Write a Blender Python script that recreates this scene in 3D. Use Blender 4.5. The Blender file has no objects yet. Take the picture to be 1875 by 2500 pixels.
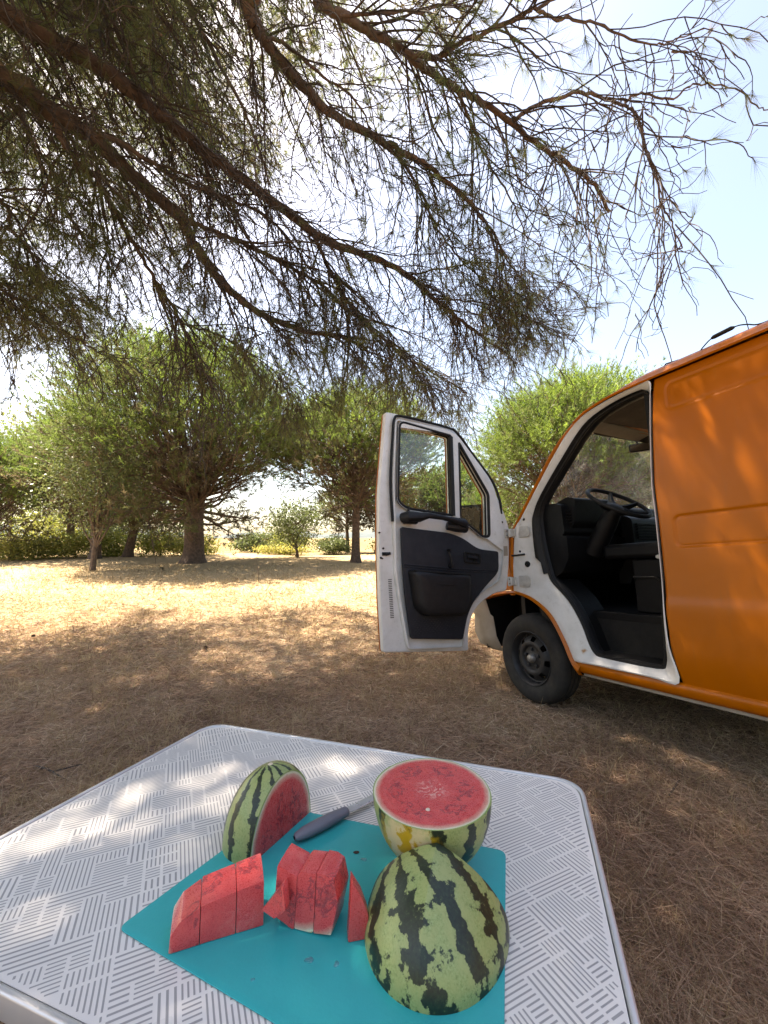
import bpy, bmesh, math, random
import numpy as np
from mathutils import Vector, Matrix

SC = bpy.context.scene
COL = SC.collection
RAD = math.radians

# ------------------------------------------------------------------ camera
cam_d = bpy.data.cameras.new('camera')
cam_d.sensor_fit = 'VERTICAL'
cam_d.sensor_height = 36.0
cam_d.sensor_width = 27.0
cam_d.lens = 1022.0 / 2500.0 * 36.0
cam_d.clip_start = 0.02
cam_d.clip_end = 5000
cam = bpy.data.objects.new('camera', cam_d)
COL.objects.link(cam)
cam.location = (0, 0, 1.25)
cam.rotation_euler = (RAD(90 + 4.2), 0, 0)
SC.camera = cam

# ------------------------------------------------------------------ sky, sun, exposure
SUN_DIR = Vector((-0.86, 0.42, 0)).normalized() * math.cos(RAD(62)) + Vector((0, 0, math.sin(RAD(62))))
world = bpy.data.worlds.new('World')
SC.world = world
world.use_nodes = True
wn = world.node_tree
bg = wn.nodes['Background']
sky = wn.nodes.new('ShaderNodeTexSky')
sky.sky_type = 'NISHITA'
sky.sun_disc = False
sky.sun_elevation = RAD(62)
sky.sun_rotation = math.atan2(SUN_DIR.x, SUN_DIR.y)
sky.air_density = 1.0
sky.dust_density = 2.4
sky.ozone_density = 2.0
wn.links.new(sky.outputs[0], bg.inputs[0])
bg.inputs[1].default_value = 0.095
sun_d = bpy.data.lights.new('sun', 'SUN')
sun_d.energy = 5.0
sun_d.angle = RAD(0.55)
sun_d.color = (1.0, 0.97, 0.945)
sun = bpy.data.objects.new('sun', sun_d)
COL.objects.link(sun)
sun.rotation_euler = SUN_DIR.to_track_quat('Z', 'Y').to_euler()
vs = SC.view_settings
vs.view_transform = 'Standard'
vs.look = 'None'
vs.gamma = 1
vs.use_curve_mapping = False
vs.exposure = 2.45
vs.use_white_balance = True
vs.white_balance_temperature = 8100
vs.white_balance_tint = 13
SC.cycles.max_bounces = 8
SC.cycles.transparent_max_bounces = 16
SC.cycles.caustics_reflective = False
SC.cycles.caustics_refractive = False

# ------------------------------------------------------------------ materials
class NT:
    def __init__(s, name):
        s.m = bpy.data.materials.new(name)
        s.m.use_nodes = True
        s.t = s.m.node_tree
        s.b = s.t.nodes['Principled BSDF']
        s.out = s.t.nodes['Material Output']
    def n(s, typ, **k):
        nd = s.t.nodes.new(typ)
        for a, v in k.items():
            setattr(nd, a, v)
        return nd
    def l(s, a, b):
        s.t.links.new(a, b)
    def put(s, sock, v):
        if hasattr(v, 'links') or isinstance(v, bpy.types.NodeSocket):
            s.l(v, sock)
        else:
            sock.default_value = v
    def coord(s, kind='Object'):
        return s.n('ShaderNodeTexCoord').outputs[kind]
    def noise(s, vec, scale, detail=4, rough=0.55, dist=0.0):
        nd = s.n('ShaderNodeTexNoise')
        nd.inputs['Scale'].default_value = scale
        nd.inputs['Detail'].default_value = detail
        nd.inputs['Roughness'].default_value = rough
        nd.inputs['Distortion'].default_value = dist
        if vec is not None:
            s.l(vec, nd.inputs['Vector'])
        return nd.outputs['Fac']
    def ramp(s, fac, stops, interp='LINEAR'):
        nd = s.n('ShaderNodeValToRGB')
        cr = nd.color_ramp
        cr.interpolation = interp
        while len(cr.elements) < len(stops):
            cr.elements.new(0.5)
        for e, (p, c) in zip(cr.elements, stops):
            e.position = p
            e.color = (*c, 1) if len(c) == 3 else c
        s.l(fac, nd.inputs[0])
        return nd.outputs[0]
    def math(s, op, a, b=0.0, c=0.0, clamp=False):
        nd = s.n('ShaderNodeMath', operation=op, use_clamp=clamp)
        s.put(nd.inputs[0], a); s.put(nd.inputs[1], b); s.put(nd.inputs[2], c)
        return nd.outputs[0]
    def mix(s, fac, a, b):
        nd = s.n('ShaderNodeMix', data_type='RGBA')
        s.put(nd.inputs[0], fac)
        for sk, v in ((nd.inputs[6], a), (nd.inputs[7], b)):
            if isinstance(v, tuple):
                sk.default_value = (*v, 1) if len(v) == 3 else v
            else:
                s.l(v, sk)
        return nd.outputs[2]
    def smooth(s, v, a, b):
        nd = s.n('ShaderNodeMapRange', interpolation_type='SMOOTHSTEP')
        s.put(nd.inputs[0], v)
        nd.inputs[1].default_value = a
        nd.inputs[2].default_value = b
        return nd.outputs[0]
    def attr(s, name):
        return s.n('ShaderNodeAttribute', attribute_name=name).outputs['Fac']
    def bump(s, h, strength, dist=0.01):
        nd = s.n('ShaderNodeBump')
        nd.inputs['Strength'].default_value = strength
        nd.inputs['Distance'].default_value = dist
        s.l(h, nd.inputs['Height'])
        s.l(nd.outputs[0], s.b.inputs['Normal'])

def simple(name, c1, c2=None, scale=12, rough=0.5, bump=0, bscale=60, metal=0, coat=0, spec=0.5, lo=0.35, hi=0.7, sss=0):
    N = NT(name)
    co = N.coord()
    if c2 is None:
        c2 = tuple(x * 0.82 for x in c1)
    f = N.noise(co, scale, 5)
    N.l(N.ramp(f, [(lo, c1), (hi, c2)]), N.b.inputs['Base Color'])
    f2 = N.noise(co, scale * 3.1, 3)
    rr = N.math('MULTIPLY_ADD', f2, 0.25, rough - 0.12)
    N.l(rr, N.b.inputs['Roughness'])
    N.b.inputs['Metallic'].default_value = metal
    N.b.inputs['Coat Weight'].default_value = coat
    N.b.inputs['Coat Roughness'].default_value = 0.12
    N.b.inputs['Specular IOR Level'].default_value = spec
    if sss:
        N.b.inputs['Subsurface Weight'].default_value = sss
        N.b.inputs['Subsurface Radius'].default_value = (0.01, 0.004, 0.003)
    if bump:
        N.bump(N.noise(co, bscale, 4), bump)
    return N.m

def leaf_mat(name, stops, transl=0.35, rough=0.55):
    N = NT(name)
    c = N.ramp(N.attr('tint'), stops)
    N.l(c, N.b.inputs['Base Color'])
    N.b.inputs['Roughness'].default_value = rough
    N.b.inputs['Specular IOR Level'].default_value = 0.3
    tr = N.n('ShaderNodeBsdfTranslucent')
    hs = N.n('ShaderNodeHueSaturation')
    hs.inputs['Value'].default_value = 1.5
    hs.inputs['Saturation'].default_value = 1.1
    N.l(c, hs.inputs['Color'])
    N.l(hs.outputs[0], tr.inputs[0])
    mx = N.n('ShaderNodeMixShader')
    mx.inputs[0].default_value = transl
    N.l(N.b.outputs[0], mx.inputs[1]); N.l(tr.outputs[0], mx.inputs[2])
    N.l(mx.outputs[0], N.out.inputs[0])
    return N.m

def glass_mat(name, tint=(0.92, 0.96, 0.94), dust=0.04, refl=1.0):
    N = NT(name)
    N.t.nodes.remove(N.b)
    tr = N.n('ShaderNodeBsdfTransparent'); tr.inputs[0].default_value = (*tint, 1)
    gl = N.n('ShaderNodeBsdfGlossy'); gl.inputs['Roughness'].default_value = 0.03
    ge = N.n('ShaderNodeNewGeometry'); dt = N.n('ShaderNodeVectorMath', operation='DOT_PRODUCT')
    N.l(ge.outputs['Incoming'], dt.inputs[0]); N.l(ge.outputs['Normal'], dt.inputs[1])
    cs = N.math('SUBTRACT', 1.0, N.math('ABSOLUTE', dt.outputs['Value']))
    fz = N.math('MULTIPLY_ADD', N.math('POWER', cs, 5.0), 0.94, 0.05)
    m1 = N.n('ShaderNodeMixShader')
    N.l(N.math('MULTIPLY', fz, refl), m1.inputs[0])
    N.l(tr.outputs[0], m1.inputs[1]); N.l(gl.outputs[0], m1.inputs[2])
    df = N.n('ShaderNodeBsdfTranslucent'); df.inputs[0].default_value = (0.75, 0.75, 0.7, 1)
    d2 = N.n('ShaderNodeBsdfDiffuse'); d2.inputs[0].default_value = (0.75, 0.75, 0.7, 1)
    m0 = N.n('ShaderNodeMixShader'); N.l(df.outputs[0], m0.inputs[1]); N.l(d2.outputs[0], m0.inputs[2])
    co = N.coord()
    f = N.math('MULTIPLY', N.smooth(N.noise(co, 3.0, 6, 0.65), 0.35, 0.75), dust * 2)
    f = N.math('ADD', f, dust * 0.5)
    m2 = N.n('ShaderNodeMixShader'); N.l(f, m2.inputs[0])
    N.l(m1.outputs[0], m2.inputs[1]); N.l(m0.outputs[0], m2.inputs[2])
    N.l(m2.outputs[0], N.out.inputs[0])
    return N.m

MT = {}
def build_materials():
    MT['bark'] = simple('pine_bark', (0.150, 0.100, 0.072), (0.062, 0.044, 0.034), 14, 0.9, 0.9, 22)
    MT['bark_grey'] = simple('grey_bark', (0.15, 0.11, 0.085), (0.06, 0.045, 0.036), 9, 0.9, 0.9, 16)
    MT['twig'] = simple('twig_bark', (0.085, 0.064, 0.050), (0.045, 0.036, 0.030), 6, 0.85)
    MT['needle_near'] = leaf_mat('near_pine_needles', [(0, (0.125, 0.095, 0.050)), (0.35, (0.110, 0.115, 0.050)), (1, (0.125, 0.160, 0.065))], 0.58)
    MT['pine_leaf'] = leaf_mat('far_pine_needles', [(0, (0.110, 0.088, 0.052)), (0.25, (0.096, 0.108, 0.044)), (0.6, (0.104, 0.152, 0.042)), (1, (0.172, 0.240, 0.052))], 0.42)
    MT['oak_leaf'] = leaf_mat('oak_leaves', [(0, (0.060, 0.075, 0.030)), (0.5, (0.090, 0.115, 0.045)), (1, (0.150, 0.175, 0.075))], 0.35, 0.45)
    MT['bush_leaf'] = leaf_mat('bramble_leaves', [(0, (0.085, 0.105, 0.028)), (0.5, (0.165, 0.190, 0.042)), (1, (0.290, 0.270, 0.090))], 0.4)
    MT['straw'] = leaf_mat('dry_straw', [(0, (0.150, 0.098, 0.058)), (0.4, (0.290, 0.205, 0.115)), (0.75, (0.420, 0.320, 0.185)), (1, (0.520, 0.420, 0.260))], 0.25, 0.7)
    MT['litter'] = leaf_mat('fallen_needles', [(0, (0.200, 0.122, 0.084)), (0.5, (0.430, 0.295, 0.205)), (0.85, (0.540, 0.395, 0.280)), (1, (0.620, 0.500, 0.360))], 0.25, 0.8)
    N = NT('orange_paint')
    co = N.coord()
    n1 = N.noise(co, 1.3, 5, 0.6); n2 = N.noise(co, 9.0, 6, 0.7); n3 = N.noise(co, 220.0, 2, 0.5)
    mp = N.n('ShaderNodeMapping'); mp.inputs['Scale'].default_value = (14.0, 14.0, 0.9); N.l(co, mp.inputs[0])
    run = N.noise(mp.outputs[0], 3.0, 6, 0.75)
    c = N.ramp(n1, [(0.3, (0.455, 0.115, 0.0006)), (0.7, (0.395, 0.097, 0.0006))])
    dirt = N.math('MULTIPLY', N.smooth(run, 0.52, 0.80), 0.22)
    c = N.mix(dirt, c, (0.20, 0.10, 0.03))
    c = N.mix(N.math('MULTIPLY', N.smooth(n2, 0.64, 0.78), 0.25), c, (0.52, 0.20, 0.02))
    N.l(c, N.b.inputs['Base Color'])
    N.l(N.math('MULTIPLY_ADD', n2, 0.30, 0.20), N.b.inputs['Roughness'])
    N.b.inputs['Specular IOR Level'].default_value = 0.28
    N.b.inputs['Coat Weight'].default_value = 0.10
    N.b.inputs['Coat Roughness'].default_value = 0.1
    N.bump(N.math('ADD', N.math('MULTIPLY', N.noise(co, 2.2, 3), 1.0), N.math('MULTIPLY', n3, 0.02)), 0.35, 0.02)
    MT['orange'] = N.m
    N = NT('white_van_paint')
    co = N.coord()
    g1 = N.noise(co, 4.0, 7, 0.7); g2 = N.noise(co, 26.0, 6, 0.75); g3 = N.noise(co, 110.0, 4, 0.7)
    c = N.ramp(g1, [(0.35, (0.74, 0.735, 0.71)), (0.65, (0.60, 0.59, 0.55))])
    c = N.mix(N.math('MULTIPLY', N.smooth(g2, 0.55, 0.75), 0.5), c, (0.36, 0.33, 0.27))
    c = N.mix(N.math('MULTIPLY', N.smooth(g3, 0.66, 0.72), 0.6), c, (0.20, 0.15, 0.10))
    rs = N.n('ShaderNodeVectorMath', operation='DISTANCE'); N.l(co, rs.inputs[0]); rs.inputs[1].default_value = (-0.505, -0.02, 0.135 + 0.352)
    rd = N.math('ADD', rs.outputs['Value'], N.math('MULTIPLY_ADD', g2, 0.05, -0.025))
    c = N.mix(N.math('SUBTRACT', 1.0, N.smooth(rd, 0.004, 0.024)), c, (0.36, 0.17, 0.04))
    N.l(c, N.b.inputs['Base Color'])
    N.l(N.math('MULTIPLY_ADD', g2, 0.35, 0.22), N.b.inputs['Roughness'])
    N.b.inputs['Coat Weight'].default_value = 0.2
    N.bump(g1, 0.1, 0.01)
    MT['white'] = N.m
    MT['rubber'] = simple('black_rubber', (0.006, 0.006, 0.006), (0.011, 0.0105, 0.010), 20, 0.6, 0.1, 120, 0, 0, 0.3)
    MT['tyre'] = simple('tyre_rubber', (0.018, 0.0175, 0.017), (0.036, 0.033, 0.028), 9, 0.8, 0.25, 90, 0, 0, 0.3)
    MT['plastic'] = simple('black_plastic', (0.007, 0.007, 0.008), (0.012, 0.012, 0.013), 25, 0.5, 0.12, 350, 0, 0, 0.35)
    MT['cab'] = simple('cab_plastic', (0.0035, 0.0035, 0.004), (0.006, 0.006, 0.0065), 25, 0.5, 0.12, 350, 0, 0, 0.22)
    MT['vinyl'] = simple('dark_blue_vinyl', (0.012, 0.014, 0.019), (0.018, 0.020, 0.026), 16, 0.55, 0.15, 260, 0, 0, 0.35)
    MT['cloth_dark'] = simple('dark_cloth', (0.020, 0.020, 0.022), (0.035, 0.034, 0.035), 30, 0.9, 0.3, 300)
    MT['headliner'] = simple('headliner_cloth', (0.085, 0.070, 0.060), (0.055, 0.047, 0.041), 6, 0.9, 0.2, 120)
    MT['visor'] = simple('visor_vinyl', (0.30, 0.28, 0.25), (0.24, 0.225, 0.20), 6, 0.7, 0.1, 120)
    MT['steel'] = simple('dark_steel', (0.022, 0.022, 0.023), (0.014, 0.013, 0.012), 12, 0.55, 0.1, 80, 0.2)
    MT['cap'] = simple('worn_hub_metal', (0.32, 0.31, 0.29), (0.16, 0.14, 0.12), 30, 0.5, 0.1, 90, 0.6)
    MT['zinc'] = simple('hinge_metal', (0.55, 0.54, 0.50), (0.40, 0.38, 0.34), 20, 0.5, 0.05, 90, 0.1)
    MT['bumper'] = simple('beige_bumper', (0.34, 0.30, 0.24), (0.26, 0.22, 0.17), 7, 0.6, 0.1, 90)
    MT['glass'] = glass_mat('door_glass', (0.93, 0.96, 0.93), 0.012)
    MT['screen'] = glass_mat('dusty_windscreen_glass', (0.93, 0.97, 0.95), 0.10)
    MT['mirror'] = simple('mirror_silver', (0.85, 0.85, 0.85), (0.82, 0.82, 0.82), 3, 0.14, 0, 1, 1.0)
    MT['alu'] = simple('table_edge_metal', (0.66, 0.67, 0.68), (0.56, 0.57, 0.58), 8, 0.35, 0.02, 60, 0.55)
    MT['top'] = simple('laminate', (0.765, 0.735, 0.69), (0.71, 0.68, 0.64), 3, 0.32, 0.02, 200)
    MT['print'] = simple('grey_print', (0.34, 0.335, 0.33), (0.30, 0.295, 0.29), 5, 0.36)
    MT['leg'] = simple('table_leg_metal', (0.45, 0.46, 0.47), None, 8, 0.4, 0, 1, 0.7)
    N = NT('teal_plastic_mat')
    co = N.coord()
    mp = N.n('ShaderNodeMapping'); mp.inputs['Scale'].default_value = (6.0, 90.0, 1.0); mp.inputs['Rotation'].default_value = (0, 0, 0.7); N.l(co, mp.inputs[0])
    mp2 = N.n('ShaderNodeMapping'); mp2.inputs['Scale'].default_value = (70.0, 5.0, 1.0); mp2.inputs['Rotation'].default_value = (0, 0, -0.25); N.l(co, mp2.inputs[0])
    sc1 = N.noise(mp.outputs[0], 3.0, 3, 0.6); sc2 = N.noise(mp2.outputs[0], 3.0, 3, 0.6)
    scr = N.math('MAXIMUM', N.smooth(sc1, 0.70, 0.76), N.smooth(sc2, 0.71, 0.77))
    c = N.ramp(N.noise(co, 9.0, 5, 0.6), [(0.35, (0.002, 0.39, 0.40)), (0.7, (0.003, 0.35, 0.36))])
    c = N.mix(N.math('MULTIPLY', scr, 0.30), c, (0.10, 0.40, 0.42))
    N.l(c, N.b.inputs['Base Color'])
    N.l(N.math('MULTIPLY_ADD', N.smooth(N.noise(co, 16.0, 4), 0.4, 0.7), 0.22, 0.30), N.b.inputs['Roughness'])
    N.b.inputs['Specular IOR Level'].default_value = 0.3
    N.bump(N.math('ADD', N.noise(co, 300.0, 2), N.math('MULTIPLY', scr, -0.6)), 0.10, 0.002)
    MT['mat'] = N.m
    MT['knife'] = simple('grey_handle', (0.17, 0.17, 0.20), (0.14, 0.14, 0.165), 20, 0.5, 0.05, 300)
    MT['blade'] = simple('knife_steel', (0.55, 0.55, 0.56), (0.45, 0.45, 0.46), 30, 0.3, 0, 1, 0.9)
    MT['seed'] = simple('melon_seed', (0.75, 0.66, 0.50), (0.6, 0.5, 0.38), 40, 0.4)
    MT['mirror_dark'] = simple('tinted_mirror', (0.055, 0.05, 0.042), (0.045, 0.04, 0.034), 5, 0.25, 0, 1, 1.0)
    MT['wood'] = simple('grey_post_wood', (0.16, 0.12, 0.09), (0.09, 0.07, 0.05), 12, 0.9, 0.5, 40)
    MT['cone'] = simple('pine_cone_scales', (0.05, 0.03, 0.02), (0.025, 0.016, 0.012), 30, 0.8)
    MT['hill'] = simple('hill_scrub', (0.055, 0.072, 0.072), (0.040, 0.055, 0.055), 0.02, 0.95)
    # ground
    N = NT('dry_ground')
    co = N.coord()
    n1 = N.noise(co, 0.55, 6, 0.6)
    n2 = N.noise(co, 5.0, 8, 0.7)
    n3 = N.noise(co, 60.0, 6, 0.75)
    st = N.n('ShaderNodeMapping'); st.inputs['Scale'].default_value = (1, 2.2, 1); N.l(co, st.inputs[0])
    n4 = N.noise(st.outputs[0], 26.0, 8, 0.8, 0.6)
    straw = N.ramp(n4, [(0.28, (0.19, 0.125, 0.066)), (0.45, (0.33, 0.235, 0.125)), (0.62, (0.42, 0.335, 0.215)), (0.8, (0.49, 0.41, 0.28))])
    straw = N.mix(N.smooth(n2, 0.42, 0.75), straw, (0.36, 0.275, 0.175))
    litter = N.ramp(n3, [(0.3, (0.15, 0.106, 0.074)), (0.5, (0.27, 0.198, 0.138)), (0.72, (0.38, 0.295, 0.21))])
    sep = N.n('ShaderNodeSeparateXYZ'); N.l(co, sep.inputs[0])
    dist = N.math('MULTIPLY_ADD', sep.outputs[1], -0.22, 1.45)
    dist = N.math('ADD', dist, N.math('MULTIPLY_ADD', n1, 1.4, -0.7))
    dist = N.math('ADD', dist, N.math('MULTIPLY_ADD', n2, 0.5, -0.25))
    f = N.smooth(dist, 0.1, 0.9)
    c = N.mix(f, straw, litter)
    sepy = N.smooth(sep.outputs[1], 17.0, 24.0)
    c = N.mix(N.math('MULTIPLY', sepy, N.smooth(n1, 0.1, 0.55)), c, (0.165, 0.125, 0.066))
    N.l(c, N.b.inputs['Base Color'])
    N.b.inputs['Roughness'].default_value = 1.0
    N.b.inputs['Specular IOR Level'].default_value = 0.03
    hsum = N.math('ADD', N.math('MULTIPLY', n2, 0.6), N.math('MULTIPLY', n4, 0.5))
    N.bump(hsum, 0.9, 0.05)
    MT['ground'] = N.m
    # melon rind : object space, z = axis through the poles, unit radius
    N = NT('melon_rind')
    co = N.coord()
    sep = N.n('ShaderNodeSeparateXYZ'); N.l(co, sep.inputs[0])
    ang = N.math('ARCTAN2', sep.outputs[1], sep.outputs[0])
    wob = N.noise(co, 2.6, 3, 0.5)
    jag = N.noise(co, 7.0, 5, 0.65)
    fine = N.noise(co, 38.0, 4, 0.7)
    big = N.noise(co, 3.4, 3, 0.55)
    a = N.math('MULTIPLY_ADD', ang, 12.0 / 2, N.math('MULTIPLY', wob, 2.2))
    s = N.math('ABSOLUTE', N.math('SINE', a))
    w = N.math('ADD', s, N.math('MULTIPLY_ADD', jag, 1.7, -0.87))
    w = N.math('ADD', w, N.math('MULTIPLY', N.attr('blotch'), N.math('MULTIPLY_ADD', big, 1.9, -1.0)))
    w = N.math('ADD', w, N.math('MULTIPLY_ADD', N.attr('blotch'), -0.06, 0.06))
    w = N.math('ADD', w, N.math('MULTIPLY_ADD', fine, 0.42, -0.21))
    dark = N.math('SUBTRACT', 1.0, N.smooth(w, 0.46, 0.62))
    light = N.ramp(fine, [(0.3, (0.120, 0.185, 0.050)), (0.48, (0.235, 0.315, 0.110)), (0.75, (0.340, 0.410, 0.175))])
    light = N.mix(N.smooth(jag, 0.35, 0.7), light, (0.295, 0.345, 0.13))
    dk = N.ramp(N.noise(co, 22, 5, 0.7), [(0.35, (0.008, 0.016, 0.009)), (0.62, (0.018, 0.034, 0.016)), (0.74, (0.10, 0.14, 0.05))])
    c = N.mix(dark, light, dk)
    # pale ground spot where the melon lay
    spot = N.n('ShaderNodeVectorMath', operation='DISTANCE')
    N.l(co, spot.inputs[0]); spot.inputs[1].default_value = (-0.16, -0.86, -0.48)
    sd = N.math('ADD', spot.outputs['Value'], N.math('MULTIPLY_ADD', jag, 0.5, -0.25))
    sm = N.math('SUBTRACT', 1.0, N.smooth(sd, 0.44, 0.64))
    spc = N.mix(dark, (0.56, 0.48, 0.26), (0.46, 0.31, 0.02))
    c = N.mix(N.math('MULTIPLY', sm, N.attr('spot')), c, spc)
    N.l(c, N.b.inputs['Base Color'])
    N.b.inputs['Roughness'].default_value = 0.36
    N.bump(fine, 0.06, 0.02)
    MT['rind'] = N.m
    # melon flesh : unit ellipsoid space, rho = 1 at the skin
    N = NT('melon_flesh')
    co = N.coord()
    ln = N.n('ShaderNodeVectorMath', operation='LENGTH'); N.l(co, ln.inputs[0])
    rho = ln.outputs['Value']
    n1 = N.noise(co, 5.0, 5, 0.6)
    n2 = N.noise(co, 60.0, 4, 0.7)
    n0 = N.noise(co, 2.4, 3, 0.5, 1.2)
    red = N.ramp(n2, [(0.25, (0.52, 0.026, 0.032)), (0.5, (0.67, 0.050, 0.052)), (0.8, (0.78, 0.125, 0.112))])
    red = N.mix(N.smooth(n1, 0.40, 0.68), red, (0.74, 0.085, 0.078))
    # darker curls round the seed hollows
    ring = N.math('MULTIPLY', N.smooth(rho, 0.38, 0.52), N.math('SUBTRACT', 1.0, N.smooth(rho, 0.62, 0.74)))
    vein = N.math('ABSOLUTE', N.math('SUBTRACT', n0, 0.5))
    vein = N.math('SUBTRACT', 1.0, N.smooth(vein, 0.004, 0.05))
    holes = N.math('MULTIPLY', N.math('MULTIPLY', ring, 0.75), N.math('MULTIPLY', vein, N.smooth(N.noise(co, 3.1, 2, 0.5), 0.45, 0.6)))
    red = N.mix(holes, red, (0.20, 0.008, 0.016))
    sp3 = N.n('ShaderNodeSeparateXYZ'); N.l(co, sp3.inputs[0])
    fr6 = N.math('FRACT', N.math('MULTIPLY_ADD', N.math('ARCTAN2', sp3.outputs[1], sp3.outputs[0]), 6 / 6.2832, 0.2))
    dx6 = N.math('MULTIPLY', N.math('SUBTRACT', fr6, 0.5), 2.0)
    dr6 = N.math('MULTIPLY', N.math('SUBTRACT', rho, 0.60), 4.2)
    d6 = N.math('SQRT', N.math('ADD', N.math('MULTIPLY', dx6, dx6), N.math('MULTIPLY', dr6, dr6)))
    d6 = N.math('ADD', d6, N.math('MULTIPLY_ADD', N.noise(co, 5.2, 5, 0.65, 1.6), 2.6, -1.3))
    curl = N.math('SUBTRACT', 1.0, N.smooth(N.math('ABSOLUTE', N.math('SUBTRACT', d6, 0.42)), 0.03, 0.20))
    curl = N.math('MULTIPLY', curl, N.smooth(N.noise(co, 4.3, 2), 0.34, 0.52))
    red = N.mix(N.math('MULTIPLY', curl, 0.80), red, (0.24, 0.008, 0.024))
    core = N.math('MULTIPLY', N.math('SUBTRACT', 1.0, N.smooth(rho, 0.12, 0.36)), N.smooth(N.noise(co, 7, 5, 0.7, 2.0), 0.47, 0.60))
    red = N.mix(N.math('MULTIPLY', core, N.math('MULTIPLY_ADD', N.attr('heart'), 0.85, 0.15)), red, (0.84, 0.44, 0.37))
    rr = N.math('ADD', rho, N.math('MULTIPLY_ADD', n1, 0.05, -0.025))
    edge = N.ramp(rr, [(0.87, (0, 0, 0)), (0.945, (0.5, 0.5, 0.5)), (0.968, (1, 1, 1))])
    c = N.mix(edge, red, (0.74, 0.70, 0.50))
    c = N.mix(N.smooth(rho, 0.972, 0.992), c, (0.25, 0.36, 0.08))
    N.l(c, N.b.inputs['Base Color'])
    N.l(N.math('MULTIPLY_ADD', n2, 0.45, 0.08), N.b.inputs['Roughness'])
    N.b.inputs['Coat Weight'].default_value = 0.6
    N.b.inputs['Coat Roughness'].default_value = 0.14
    N.b.inputs['Subsurface Weight'].default_value = 0.35
    N.b.inputs['Subsurface Radius'].default_value = (0.010, 0.003, 0.003)
    N.b.inputs['Subsurface Scale'].default_value = 1.0
    N.bump(N.noise(co, 90.0, 4, 0.7), 0.35, 0.02)
    MT['flesh'] = N.m
build_materials()

# ------------------------------------------------------------------ helpers
def put_props(o, label=None, cat=None, group=None, kind=None):
    if label: o['label'] = label
    if cat: o['category'] = cat
    if group: o['group'] = group
    if kind: o['kind'] = kind
    return o

def empty(name, loc=(0, 0, 0), label=None, cat=None, group=None, parent=None):
    o = bpy.data.objects.new(name, None)
    o.empty_display_size = 0.1
    COL.objects.link(o)
    o.location = loc
    if parent: o.parent = parent
    return put_props(o, label, cat, group)

def mesh_np(name, verts, faces, m, parent=None, smooth=False, tint=None, extra=None):
    """verts (N,3); faces (M,3|4) int array, one object"""
    verts = np.asarray(verts, np.float32).reshape(-1, 3)
    faces = np.asarray(faces, np.int32)
    k = faces.shape[1]
    me = bpy.data.meshes.new(name)
    me.vertices.add(len(verts)); me.vertices.foreach_set('co', verts.ravel())
    me.loops.add(faces.size); me.loops.foreach_set('vertex_index', faces.ravel())
    me.polygons.add(len(faces))
    me.polygons.foreach_set('loop_start', np.arange(0, faces.size, k, dtype=np.int32))
    if smooth:
        me.polygons.foreach_set('use_smooth', np.ones(len(faces), bool))
    me.update(calc_edges=True)
    if tint is not None:
        at = me.attributes.new('tint', 'FLOAT', 'POINT')
        at.data.foreach_set('value', np.asarray(tint, np.float32))
    me.materials.append(m)
    o = bpy.data.objects.new(name, me)
    COL.objects.link(o)
    if parent: o.parent = parent
    return o

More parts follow.
